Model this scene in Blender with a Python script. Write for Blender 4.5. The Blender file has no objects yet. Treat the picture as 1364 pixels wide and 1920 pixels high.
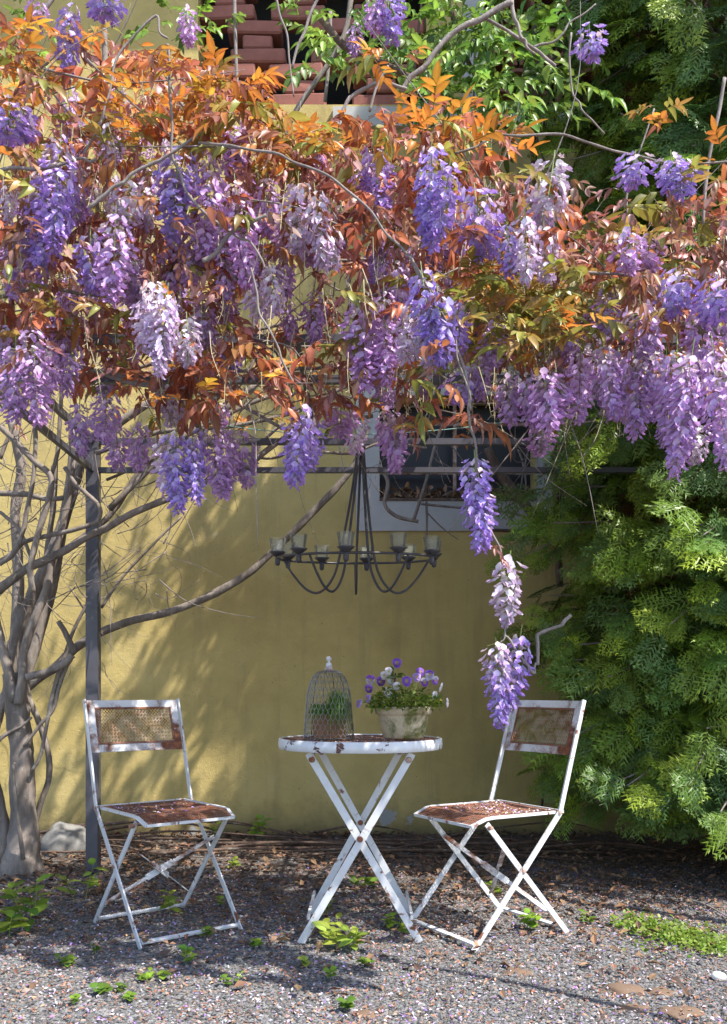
import bpy, math, random
import numpy as np
from mathutils import Vector, Matrix, Quaternion, noise
random.seed(11)
rng = np.random.default_rng(11)
sc = bpy.context.scene
COL = sc.collection
R = math.radians
PI = math.pi

# ------------------------------------------------------------------ camera, sky, sun, exposure
FPX, HZ, CX, EYE = 1676.0, 1295.0, 682.0, 0.90      # focal length in photo pixels, horizon row, centre column, eye height
cam = bpy.data.cameras.new('camera')
cam.sensor_width = 36
cam.lens = 36 * FPX / 1920
cam.shift_y = (HZ - 960) / 1920
cam.clip_start = 0.05
cam.clip_end = 900
camo = bpy.data.objects.new('camera', cam)
camo.location = (0, 0, EYE)
camo.rotation_euler = (R(90), 0, 0)
COL.objects.link(camo)
sc.camera = camo

SUN_AZ, SUN_EL = R(57), R(55)                        # azimuth measured from "behind the camera" towards the right
sdir = Vector((math.sin(SUN_AZ) * math.cos(SUN_EL), -math.cos(SUN_AZ) * math.cos(SUN_EL), math.sin(SUN_EL)))
world = bpy.data.worlds.new('World')
sc.world = world
world.use_nodes = True
wn = world.node_tree
wn.nodes.clear()
sky = wn.nodes.new('ShaderNodeTexSky')
sky.sky_type = 'NISHITA'
sky.sun_disc = False
sky.sun_elevation = SUN_EL
sky.sun_rotation = math.atan2(sdir.x, sdir.y)
bg = wn.nodes.new('ShaderNodeBackground')
bg.inputs['Strength'].default_value = 0.15
wo = wn.nodes.new('ShaderNodeOutputWorld')
wn.links.new(sky.outputs[0], bg.inputs[0])
wn.links.new(bg.outputs[0], wo.inputs[0])
sl = bpy.data.lights.new('sun', 'SUN')
sl.energy = 4.2
sl.angle = R(0.5)
sl.color = (1.0, 0.95, 0.86)
so = bpy.data.objects.new('sun', sl)
so.rotation_euler = sdir.to_track_quat('Z', 'Y').to_euler()
so.location = sdir * 20
COL.objects.link(so)
sc.view_settings.view_transform = 'Standard'
sc.view_settings.look = 'None'
sc.view_settings.exposure = 1.13
sc.view_settings.gamma = 1.0
sc.view_settings.use_curve_mapping = False
sc.cycles.max_bounces = 8
sc.cycles.transparent_max_bounces = 8


def at(px, py, d):
    """A point of the place, from its column and row in the photograph and its real distance in metres."""
    return Vector(((px - CX) / FPX * d, d, EYE + (HZ - py) / FPX * d))


def gnd(px, py):
    d = FPX * EYE / (py - HZ)
    return Vector(((px - CX) / FPX * d, d, 0))


# ------------------------------------------------------------------ materials
class NT:
    def __init__(s, name):
        s.m = bpy.data.materials.new(name)
        s.m.use_nodes = True
        s.t = s.m.node_tree
        s.t.nodes.clear()
        s.out = s.n('ShaderNodeOutputMaterial')
        s.b = s.n('ShaderNodeBsdfPrincipled')
        s.l(s.b.outputs[0], s.out.inputs[0])
        s.tc = s.n('ShaderNodeTexCoord')

    def n(s, t, **k):
        x = s.t.nodes.new(t)
        for a, v in k.items():
            setattr(x, a, v)
        return x

    def l(s, a, b):
        s.t.links.new(a, b)

    def noise(s, scale, detail=5, rough=.6, vec=None, dist=0):
        x = s.n('ShaderNodeTexNoise')
        x.inputs['Scale'].default_value = scale
        x.inputs['Detail'].default_value = detail
        x.inputs['Roughness'].default_value = rough
        x.inputs['Distortion'].default_value = dist
        s.l(vec or s.tc.outputs['Object'], x.inputs['Vector'])
        return x.outputs['Fac']

    def ramp(s, fac, stops, interp='LINEAR'):
        x = s.n('ShaderNodeValToRGB')
        x.color_ramp.interpolation = interp
        e = x.color_ramp.elements
        while len(e) < len(stops):
            e.new(.5)
        for i, (p, c) in enumerate(stops):
            e[i].position = p
            e[i].color = (c, c, c, 1) if not hasattr(c, '__len__') else (*c, 1)
        s.l(fac, x.inputs[0])
        return x.outputs[0]

    def mix(s, fac, a, b, mode='MIX'):
        x = s.n('ShaderNodeMix', data_type='RGBA', blend_type=mode)
        for sock, v in ((x.inputs[0], fac), (x.inputs[6], a), (x.inputs[7], b)):
            if isinstance(v, (int, float)):
                sock.default_value = v
            elif isinstance(v, tuple):
                sock.default_value = (*v, 1)
            else:
                s.l(v, sock)
        return x.outputs[2]

    def math(s, op, a, b=0.0):
        x = s.n('ShaderNodeMath', operation=op)
        for i, v in enumerate((a, b)):
            if isinstance(v, (int, float)):
                x.inputs[i].default_value = v
            else:
                s.l(v, x.inputs[i])
        return x.outputs[0]

    def base(s, c):
        if isinstance(c, tuple):
            s.b.inputs['Base Color'].default_value = (*c, 1)
        else:
            s.l(c, s.b.inputs['Base Color'])

    def rough(s, v):
        if isinstance(v, (int, float)):
            s.b.inputs['Roughness'].default_value = v
        else:
            s.l(v, s.b.inputs['Roughness'])

    def bump(s, h, strength=.4, dist=.004):
        x = s.n('ShaderNodeBump')
        x.inputs['Strength'].default_value = strength
        x.inputs['Distance'].default_value = dist
        s.l(h, x.inputs['Height'])
        s.l(x.outputs[0], s.b.inputs['Normal'])


def leafy(name, rough=.45, trans=.35, spec=.5, hue=.03, val=.5, veins=False):
    """Petals and leaves: the thing's own colour comes from the Col attribute, varied from piece to piece."""
    k = NT(name)
    a = k.n('ShaderNodeAttribute', attribute_name='Col')
    oi = k.n('ShaderNodeObjectInfo')
    hs = k.n('ShaderNodeHueSaturation')
    k.l(a.outputs['Color'], hs.inputs['Color'])
    k.l(k.math('MULTIPLY_ADD', oi.outputs['Random'], hue), hs.inputs['Hue'])
    hs.inputs['Hue'].default_value = .5
    h = k.n('ShaderNodeMapRange')
    k.l(oi.outputs['Random'], h.inputs[0])
    h.inputs[3].default_value = .5 - hue
    h.inputs[4].default_value = .5 + hue
    k.l(h.outputs[0], hs.inputs['Hue'])
    w = k.n('ShaderNodeTexWhiteNoise', noise_dimensions='1D')
    k.l(oi.outputs['Random'], w.inputs['W'])
    v = k.n('ShaderNodeMapRange')
    k.l(w.outputs['Value'], v.inputs[0])
    v.inputs[3].default_value = 1 - val * .5
    v.inputs[4].default_value = 1 + val * .5
    k.l(v.outputs[0], hs.inputs['Value'])
    nz = k.noise(60, 2)
    col = k.mix(.35, hs.outputs[0], k.ramp(nz, [(.3, .55), (.7, 1.0)]), 'MULTIPLY')
    k.base(col)
    k.rough(rough)
    k.b.inputs['Specular IOR Level'].default_value = spec
    tr = k.n('ShaderNodeBsdfTranslucent')
    k.l(col, tr.inputs['Color'])
    ms = k.n('ShaderNodeMixShader')
    ms.inputs[0].default_value = trans
    k.l(k.b.outputs[0], ms.inputs[1])
    k.l(tr.outputs[0], ms.inputs[2])
    k.l(ms.outputs[0], k.out.inputs[0])
    return k.m


def attr_mat(name, rough=.85, bump=0):
    k = NT(name)
    a = k.n('ShaderNodeAttribute', attribute_name='Col')
    k.base(k.mix(.5, a.outputs['Color'], k.ramp(k.noise(90, 3), [(.3, .5), (.7, 1.0)]), 'MULTIPLY'))
    k.rough(rough)
    if bump:
        k.bump(k.noise(160, 4), bump, .003)
    return k.m


def plain(name, c, rough=.6, metal=0, var=.3, scale=12, bump=.1):
    k = NT(name)
    nz = k.noise(scale)
    k.base(k.mix(var, c, k.ramp(nz, [(.25, .35), (.75, 1.0)]), 'MULTIPLY'))
    k.rough(rough)
    k.b.inputs['Metallic'].default_value = metal
    if bump:
        k.bump(k.noise(scale * 12), bump, .002)
    return k.m


def painted(name, paint, lo, hi, scale=9, dark=False):
    """Old paint on iron: rust (or bare dark metal) where the flaking noise passes a threshold."""
    k = NT(name)
    f = k.ramp(k.noise(scale, 7, .65, dist=.6), [(lo, 0.0), (hi, 1.0)])
    rust = k.ramp(k.noise(55, 6), [(.3, (.09, .035, .022)), (.6, (.24, .085, .04)), (.8, (.36, .17, .09))])
    if dark:
        rust = k.mix(.55, rust, (.05, .04, .045))
    dirt = k.mix(.35, paint, k.ramp(k.noise(22, 6), [(.3, .55), (.65, 1.0)]), 'MULTIPLY')
    k.base(k.mix(f, dirt, rust))
    k.rough(k.ramp(f, [(0, .42), (1, .85)]))
    k.bump(k.math('SUBTRACT', k.math('MULTIPLY', k.noise(140), .3), k.math('MULTIPLY', f, .5)), .35, .0015)
    return k.m


def bark(name, a, b, scale=14):
    k = NT(name)
    mp = k.n('ShaderNodeMapping')
    mp.inputs['Scale'].default_value = (1, 1, .22)
    k.l(k.tc.outputs['Object'], mp.inputs[0])
    f = k.noise(scale, 8, .7, mp.outputs[0])
    g = k.noise(scale * 5, 6, .7, mp.outputs[0])
    spots = k.ramp(k.noise(26, 3), [(.60, 0.0), (.68, 1.0)])
    c = k.ramp(f, [(.3, a), (.7, b)])
    c = k.mix(.5, c, k.ramp(g, [(.3, .45), (.65, 1.0)]), 'MULTIPLY')
    k.base(k.mix(k.math('MULTIPLY', spots, .35), c, (.36, .36, .33)))
    k.rough(.85)
    k.bump(k.math('ADD', g, f), .8, .006)
    return k.m


def glass(name, c=(1, 1, 1), rough=.02, mixt=.8):
    k = NT(name)
    k.b.inputs['Base Color'].default_value = (*c, 1)
    k.b.inputs['Roughness'].default_value = rough
    k.b.inputs['IOR'].default_value = 1.45
    tr = k.n('ShaderNodeBsdfTransparent')
    tr.inputs[0].default_value = (.95, .97, .95, 1)
    ms = k.n('ShaderNodeMixShader')
    ms.inputs[0].default_value = 1 - mixt
    gl = k.n('ShaderNodeBsdfGlossy')
    gl.inputs['Roughness'].default_value = .04
    fr = k.n('ShaderNodeLayerWeight')
    fr.inputs[0].default_value = .18
    k.l(k.math('MULTIPLY', fr.outputs['Fresnel'], .8), ms.inputs[0])
    df = k.n('ShaderNodeBsdfDiffuse')
    df.inputs['Color'].default_value = (.75, .75, .72, 1)
    m2 = k.n('ShaderNodeMixShader')
    m2.inputs[0].default_value = .10
    k.l(tr.outputs[0], m2.inputs[1])
    k.l(df.outputs[0], m2.inputs[2])
    k.l(m2.outputs[0], ms.inputs[1])
    k.l(gl.outputs[0], ms.inputs[2])
    k.l(ms.outputs[0], k.out.inputs[0])
    return k.m


def wall_mat():
    k = NT('yellow_plaster')
    pos = k.n('ShaderNodeNewGeometry').outputs['Position']
    big = k.noise(1.1, 5, .6, pos)
    mid = k.noise(6, 6, .65, pos)
    c = k.ramp(big, [(.3, (.44, .325, .115)), (.55, (.53, .405, .15)), (.75, (.60, .475, .20))])
    c = k.mix(.35, c, k.ramp(mid, [(.3, .6), (.65, 1.0)]), 'MULTIPLY')
    mp = k.n('ShaderNodeMapping')
    mp.inputs['Scale'].default_value = (9, 9, .7)
    k.l(pos, mp.inputs[0])
    c = k.mix(k.ramp(k.noise(1.0, 5, .65, mp.outputs[0]), [(.52, 0.0), (.72, .40)]), c, (.25, .20, .10))
    # dark flecks in the stucco, and old pale scuffs
    c = k.mix(k.ramp(k.noise(48, 3, .6, pos), [(.69, 0.0), (.74, .7)]), c, (.12, .09, .04))
    c = k.mix(k.ramp(k.noise(2.3, 6, .7, pos), [(.66, 0.0), (.74, .5)]), c, (.50, .44, .33))
    # dirt and algae climbing from the soil
    sx = k.n('ShaderNodeSeparateXYZ')
    k.l(pos, sx.inputs[0])
    h = k.math('ADD', sx.outputs[2], k.math('MULTIPLY', k.noise(5, 6, .7, pos), -.45))
    h = k.math('ADD', h, .35)
    c = k.mix(k.ramp(h, [(.12, .75), (.36, 0.0)]), c, (.13, .105, .05))
    # patches where the plaster has come off (bare grey render)
    for (px, py, r) in ((368, 1572, .085), (398, 1568, .06), (728, 1537, .05), (770, 1533, .03)):
        p = at(px, py, 5.6)
        vd = k.n('ShaderNodeVectorMath', operation='DISTANCE')
        k.l(pos, vd.inputs[0])
        vd.inputs[1].default_value = p
        dd = k.math('ADD', vd.outputs['Value'], k.math('MULTIPLY', k.math('SUBTRACT', k.noise(11, 6, .75, pos), .5), r * 6))
        f = k.ramp(k.math('DIVIDE', dd, r), [(.92, 1.0), (1.0, 0.0)])
        c = k.mix(f, c, (.33, .33, .32))
    k.base(c)
    k.rough(.92)
    k.bump(k.math('ADD', k.noise(120, 4, .7, pos), k.math('MULTIPLY', k.noise(28, 4, .6, pos), 1.2)), .55, .006)
    return k.m


def ground_mat():
    k = NT('gravel_bed')
    pos = k.n('ShaderNodeNewGeometry').outputs['Position']
    v = k.n('ShaderNodeTexVoronoi')
    v.inputs['Scale'].default_value = 95
    k.l(pos, v.inputs['Vector'])
    c = k.ramp(v.outputs['Color'], [(.1, (.07, .073, .075)), (.5, (.13, .133, .135)), (.9, (.24, .237, .23))])
    sx = k.n('ShaderNodeSeparateXYZ')
    k.l(pos, sx.inputs[0])
    d = k.math('ADD', sx.outputs[1], k.math('MULTIPLY', k.math('SUBTRACT', k.noise(2.2, 5, .7, pos), .5), 2.2))
    c = k.mix(k.ramp(k.math('DIVIDE', d, 6), [(.60, 0.0), (.84, .85)]), c, (.105, .07, .048))
    c = k.mix(k.ramp(k.noise(3.2, 6, .7, pos), [(.58, 0.0), (.70, .5)]), c, (.16, .10, .07))
    k.base(c)
    k.rough(.95)
    k.bump(k.math('SUBTRACT', 1.0, v.outputs['Distance']), .8, .008)
    return k.m


M = {}
M['wall'] = wall_mat()
M['ground'] = ground_mat()
M['white_plaster'] = plain('white_plaster', (.50, .49, .47), .9, 0, .35, 4, .4)
M['petal'] = leafy('petal', .5, .30, .3, .012, .30)
M['copper'] = leafy('copper_leaf', .40, .38, .55, .018, .5)
M['green'] = leafy('green_leaf', .4, .42, .4, .02, .5)
M['needle'] = leafy('conifer_spray', .4, .38, .4, .012, .5)
M['weed'] = leafy('weed_leaf', .42, .4, .4, .02, .4)
M['stalk'] = plain('green_stalk', (.20, .26, .06), .6, 0, .3, 20, 0)
M['spent'] = plain('spent_stalk', (.46, .38, .22), .7, 0, .4, 20, 0)
M['bark'] = bark('vine_bark', (.12, .095, .078), (.36, .30, .26))
M['twig'] = bark('twig_bark', (.16, .125, .11), (.36, .31, .29), 22)
M['brown'] = bark('brown_bark', (.06, .035, .025), (.19, .12, .085), 18)
M['iron'] = painted('dark_iron', (.052, .050, .062), .60, .75, 14)
M['post'] = painted('post_iron', (.085, .082, .100), .66, .8, 6)
M['white'] = painted('white_paint', (.66, .67, .70), .575, .66, 22)
M['white_rusty'] = painted('white_paint_flaking', (.66, .66, .68), .46, .60, 9)
M['white_chip'] = painted('white_paint_chipped', (.70, .71, .74), .59, .62, 18, True)
M['rust'] = painted('rust', (.46, .32, .26), .42, .60, 18)
M['rust_dark'] = painted('rust_dark', (.20, .11, .08), .36, .55, 18)
M['brick'] = plain('brick_clay', (.33, .125, .095), .92, 0, .55, 9, .5)
M['tile'] = plain('clay_tile', (.30, .13, .085), .92, 0, .55, 9, .5)
M['dark'] = plain('interior_shade', (.03, .028, .03), .95, 0, .3, 5, 0)
M['pane'] = plain('window_pane', (.010, .009, .012), .45, 0, .4, 4, 0)
M['glass'] = glass('clear_glass')
M['wax'] = plain('wax', (.72, .70, .66), .5, 0, .1, 30, 0)
M['foil'] = plain('tealight_foil', (.62, .62, .62), .35, .9, .1, 30, 0)
M['wire'] = plain('old_wire', (.34, .33, .31), .5, .5, .4, 40, 0)
M['twine'] = plain('blue_green_twine', (.16, .34, .32), .6, 0, .3, 30, 0)
M['box'] = plain('weathered_wood', (.27, .13, .065), .85, 0, .6, 14, .4)
M['litter'] = attr_mat('litter', .85)
M['stone'] = attr_mat('stones', .9, .3)
M['rock'] = plain('pale_rock', (.29, .28, .265), .92, 0, .7, 16, 1.0)
M['soil'] = plain('soil', (.19, .125, .085), 1, 0, .4, 25, .8)


def pot_mat():
    k = NT('mossy_terracotta')
    c = k.ramp(k.noise(18, 6), [(.3, (.44, .34, .22)), (.7, (.64, .54, .39))])
    moss = k.ramp(k.noise(11, 7, .68, dist=.4), [(.46, 0.0), (.60, .95)])
    c = k.mix(moss, c, k.ramp(k.noise(60, 4), [(.3, (.07, .075, .02)), (.7, (.17, .18, .035))]))
    k.base(c)
    k.rough(.95)
    k.bump(k.noise(90, 6), .5, .003)
    return k.m


M['pot'] = pot_mat()


# ------------------------------------------------------------------ mesh tools (numpy, triangles)
def build_mesh(name, V, F, C=None, mats=(), smooth=False):
    V = np.asarray(V, np.float32).reshape(-1, 3)
    F = np.asarray(F, np.int32).reshape(-1, 3)
    me = bpy.data.meshes.new(name)
    me.vertices.add(len(V))
    me.vertices.foreach_set('co', V.ravel())
    me.loops.add(F.size)
    me.loops.foreach_set('vertex_index', F.ravel())
    me.polygons.add(len(F))
    me.polygons.foreach_set('loop_start', np.arange(0, F.size, 3, dtype=np.int32))
    me.polygons.foreach_set('use_smooth', np.full(len(F), bool(smooth)))
    if C is not None:
        a = me.attributes.new('Col', 'FLOAT_COLOR', 'POINT')
        cc = np.ones((len(V), 4), np.float32)
        cc[:, :3] = np.asarray(C, np.float32).reshape(-1, 3)
        a.data.foreach_set('color', cc.ravel())
    me.update(calc_edges=True)
    for m in mats:
        me.materials.append(m)
    return me


class Acc:
    def __init__(s):
        s.V, s.F, s.C, s.n = [], [], [], 0

    def add(s, V, F, C=None):
        V = np.asarray(V, float).reshape(-1, 3)
        F = np.asarray(F, int).reshape(-1, 3)
        s.V.append(V)
        s.F.append(F + s.n)
        if C is not None:
            C = np.asarray(C, float)
            if C.ndim == 1:
                C = np.tile(C, (len(V), 1))
            s.C.append(C)
        s.n += len(V)
        return s

    def arrays(s):
        return (np.concatenate(s.V), np.concatenate(s.F), np.concatenate(s.C) if s.C else None)

    def mesh(s, name, mat, smooth=False):
        V, F, C = s.arrays()
        return build_mesh(name, V, F, C, [mat], smooth)


def tri_quads(q):
    q = np.asarray(q).reshape(-1, 4)
    return np.concatenate([q[:, [0, 1, 2]], q[:, [0, 2, 3]]])


BOXQ = tri_quads([[0, 3, 2, 1], [4, 5, 6, 7], [0, 1, 5, 4], [1, 2, 6, 5], [2, 3, 7, 6], [3, 0, 4, 7]])


def box(x0, x1, y0, y1, z0, z1):
    return np.array([[x0, y0, z0], [x1, y0, z0], [x1, y1, z0], [x0, y1, z0], [x0, y0, z1], [x1, y0, z1], [x1, y1, z1], [x0, y1, z1]]), BOXQ


def bar(p, q, w, t, side):
    """Flat bar from p to q: width w along `side`, thickness t across it."""
    p, q, side = Vector(p), Vector(q), Vector(side)
    d = (q - p).normalized()
    s = (side - d * side.dot(d)).normalized()
    n = d.cross(s)
    V = []
    for c in (p, q):
        for a, b in ((-1, -1), (1, -1), (1, 1), (-1, 1)):
            V.append(c + s * (a * w / 2) + n * (b * t / 2))
    return np.array([list(v) for v in V]), BOXQ


def spline(pts, step=6):
    pts = [Vector(p) for p in pts]
    if len(pts) < 3:
        return pts
    P = [pts[0] * 2 - pts[1]] + pts + [pts[-1] * 2 - pts[-2]]
    out = []
    for i in range(1, len(P) - 2):
        a, b, c, d = P[i - 1:i + 3]
        for k in range(step):
            t = k / step
            out.append(.5 * ((2 * b) + (c - a) * t + (2 * a - 5 * b + 4 * c - d) * t * t + (3 * b - a - 3 * c + d) * t ** 3))
    out.append(pts[-1])
    return out


def tube(pts, r0, r1=None, seg=6, step=6, wob=0.0, radii=None):
    sp = spline(pts, step)
    n = len(sp)
    r1 = r0 if r1 is None else r1
    V, F = [], []
    t = (sp[1] - sp[0]).normalized()
    u = t.orthogonal().normalized()
    seed = random.random() * 99
    for i, p in enumerate(sp):
        t2 = (sp[min(i + 1, n - 1)] - sp[max(i - 1, 0)])
        t2 = t2.normalized() if t2.length > 1e-9 else t
        u = (t.rotation_difference(t2) @ u)
        u = (u - t2 * u.dot(t2)).normalized()
        w = t2.cross(u)
        t = t2
        f = i / (n - 1)
        if radii:
            g = f * (len(radii) - 1)
            j = min(int(g), len(radii) - 2)
            r = radii[j] + (radii[j + 1] - radii[j]) * (g - j)
        else:
            r = r0 + (r1 - r0) * f
        for k in range(seg):
            a = 2 * PI * k / seg
            rr = r
            if wob:
                rr *= 1 + wob * noise.noise(Vector((seed + i * .35, k * 1.3, seed)))
            V.append(p + u * (math.cos(a) * rr) + w * (math.sin(a) * rr))
    for i in range(n - 1):
        for k in range(seg):
            a, b = i * seg + k, i * seg + (k + 1) % seg
            F += [[a, b, b + seg], [a, b + seg, a + seg]]
    for k in range(1, seg - 1):
        F += [[0, k + 1, k], [(n - 1) * seg, (n - 1) * seg + k, (n - 1) * seg + k + 1]]
    return np.array([list(v) for v in V]), np.array(F)


def lathe(profile, seg=28):
    V, F = [], []
    m = len(profile)
    for r, z in profile:
        for k in range(seg):
            a = 2 * PI * k / seg
            V.append((r * math.cos(a), r * math.sin(a), z))
    for i in range(m - 1):
        for k in range(seg):
            a, b = i * seg + k, i * seg + (k + 1) % seg
            F += [[a, b, b + seg], [a, b + seg, a + seg]]
    return np.array(V, float), np.array(F)


def prism(p, q, r):
    """Thin three-sided wire between two points."""
    p, q = Vector(p), Vector(q)
    d = (q - p).normalized()
    u = d.orthogonal().normalized()
    w = d.cross(u)
    V = [c + u * (math.cos(a) * r) + w * (math.sin(a) * r) for c in (p, q) for a in (0, 2.094, 4.189)]
    return np.array([list(v) for v in V]), np.array([[0, 1, 4], [0, 4, 3], [1, 2, 5], [1, 5, 4], [2, 0, 3], [2, 3, 5]])


def obj(name, me, parent=None, mw=None):
    """One mesh object; with a parent its coordinates are the world's (parents only translate)."""
    o = bpy.data.objects.new(name, me)
    COL.objects.link(o)
    if parent is not None:
        o.parent = parent
        top = Vector(parent.location)
        if parent.parent is not None:
            top = parent.matrix_basis.translation
            o.matrix_parent_inverse = Matrix.Identity(4)
        else:
            o.matrix_parent_inverse = Matrix.Translation(-top)
    if mw is not None:
        o.matrix_basis = mw
    return o


def child(name, me, parent, mb=None):
    """A part given in its parent's own coordinates."""
    o = bpy.data.objects.new(name, me)
    COL.objects.link(o)
    o.parent = parent
    if mb is not None:
        o.matrix_basis = mb
    return o


def tag(o, label=None, cat=None, group=None, kind=None):
    for k, v in (('label', label), ('category', cat), ('group', group), ('kind', kind)):
        if v:
            o[k] = v
    return o


def thing(name, label, cat, loc=(0, 0, 0), group=None, rz=0):
    o = bpy.data.objects.new(name, None)
    o.empty_display_size = .1
    o.location = loc
    o.rotation_euler = (0, 0, rz)
    COL.objects.link(o)
    return tag(o, label, cat, group)


def mtx(loc, x=None, z=None, s=1.0):
    """Matrix whose local +x points along x and whose local +z is as near as can be to z."""
    x = Vector(x).normalized()
    z = Vector(z)
    z = z - x * z.dot(x)
    z = z.normalized() if z.length > 1e-5 else x.orthogonal().normalized()
    y = z.cross(x)
    return Matrix(((x.x * s, y.x * s, z.x * s, loc[0]), (x.y * s, y.y * s, z.y * s, loc[1]), (x.z * s, y.z * s, z.z * s, loc[2]), (0, 0, 0, 1)))


def xf(arr, m):
    V, F, C = arr
    A = np.array(m)
    return V @ A[:3, :3].T + A[:3, 3], F, C


def place_many(root, part, stuff, variants, mat, items, limit=300):
    """items: (variant, matrix, score). The `limit` best-scoring become parts of their own, the rest one part of kind stuff."""
    items = sorted(items, key=lambda t: -t[2])
    meshes = {}
    for i, m, _ in items[:limit]:
        if i not in meshes:
            meshes[i] = build_mesh(part, *variants[i], [mat], True)
        obj(part, meshes[i], root, m)
    rest = items[limit:]
    if rest:
        a = Acc()
        for i, m, _ in rest:
            V, F, C = xf(variants[i], m)
            g = random.uniform(.7, 1.25)
            a.add(V, F, np.clip(C * g, 0, 1))
        tag(obj(stuff, a.mesh(stuff, mat, True), root), kind='stuff')


def jit(c, a=.15):
    g = 1 + random.uniform(-a, a)
    return np.array([max(0, min(1, v * g * (1 + random.uniform(-a, a) * .4))) for v in c])


def rvec():
    while True:
        v = Vector((random.uniform(-1, 1), random.uniform(-1, 1), random.uniform(-1, 1)))
        if .05 < v.length < 1:
            return v.normalized()


# ------------------------------------------------------------------ plant pieces
def leaflet(L, W, fold=.25, curve=.15, n=4, base=.42):
    """One pointed leaf blade along +x, folded on its midrib."""
    V, F = [], []
    for i in range(n + 1):
        t = i / n
        w = W * math.sin(PI * t ** (.8 if base > .4 else .6)) ** .85 if 0 < t < 1 else (W * .06 if t == 0 else 0.0004)
        z = -curve * L * t * t
        wav = random.uniform(-.05, .05) * W
        V += [(L * t, -w, z + fold * w + wav), (L * t, 0, z), (L * t, w, z + fold * w - wav)]
    for i in range(n):
        a = i * 3
        F += [[a, a + 3, a + 4], [a, a + 4, a + 1], [a + 1, a + 4, a + 5], [a + 1, a + 5, a + 2]]
    return np.array(V), np.array(F)


def compound(col, col2, npairs=4, L=.13, ll=.065, droop=.5, hang=.6, wr=.19, n=4):
    """Pinnate leaf along +x; droop bends the stalk, hang turns the leaflets down."""
    a = Acc()
    pos = lambda t: Vector((L * t * math.cos(droop * t), 0, -L * t * math.sin(droop * t * .9)))
    pts = [pos(i / 5) for i in range(6)]
    V, F = tube(pts, .0013, .0007, 3, 1)
    a.add(V, F, np.array(col2) * .8)
    spots = []
    for i in range(npairs):
        t = .30 + .62 * i / max(1, npairs - 1)
        for s in (-1, 1):
            spots.append((t, s * random.uniform(.75, 1.2), ll * random.uniform(.75, 1.05) * (1 - .25 * abs(t - .6))))
    spots.append((1.0, random.uniform(-.15, .15), ll * 1.15))
    for t, ang, l in spots:
        V, F = leaflet(l, l * wr * random.uniform(.75, 1.2), random.uniform(.1, .9), random.uniform(-.15, .7), n)
        h = hang * random.uniform(.5, 1.3)
        d = Vector((math.cos(ang) * math.cos(h), math.sin(ang) * math.cos(h), -math.sin(h)))
        up = Vector((math.cos(ang) * math.sin(h), math.sin(ang) * math.sin(h), math.cos(h))) + rvec() * .35
        c = jit(col if random.random() < .7 else col2, .18)
        C = np.tile(c, (len(V), 1))
        C[1::3] = np.clip(C[1::3] * 1.25 + .02, 0, 1)
        a.add(*xf((V, F, C), mtx(pos(t), d, up)))
    return a.arrays()


def floret(cb, ck, s=1.0):
    """A pea flower facing +x: upright banner, two wings and a keel."""
    a = Acc()
    V = []
    for v, w in ((0, .40), (.5, 1.0), (1, .62)):
        for u in (-1, 0, 1):
            V.append((-.007 * v + .006 * u * u * (1 - .5 * v), u * w * .0096, .0148 * v - .0035 * abs(u) * v))
    F = []
    for i in range(2):
        for j in range(2):
            q = i * 3 + j
            F += [[q, q + 1, q + 4], [q, q + 4, q + 3]]
    C = np.tile(jit(cb, .17), (9, 1))
    C[[0, 1, 2]] = C[[0, 1, 2]] * .55 + np.array(ck) * .45
    a.add(np.array(V) * s, F, C)
    for y in (-1, 1):
        W = np.array([(0, y * .001, .001), (.009, y * .0066, .001), (.0158, y * .0042, -.006), (.009, y * .001, -.0075)]) * s
        a.add(W, [[0, 1, 2], [0, 2, 3]], jit(np.array(ck) * .6 + np.array(cb) * .4, .2))
    K = np.array([(.002, 0, -.001), (.012, .0025, -.007), (.012, -.0025, -.007), (.016, 0, -.011)]) * s
    a.add(K, [[0, 1, 2], [1, 3, 2]], jit(np.array(ck) * .75, .15))
    return a.arrays()


TONES = {'b': ((.63, .50, .86), (.37, .18, .67)), 'm': ((.72, .52, .78), (.52, .24, .60)), 'p': ((.88, .78, .87), (.62, .38, .69))}


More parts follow.
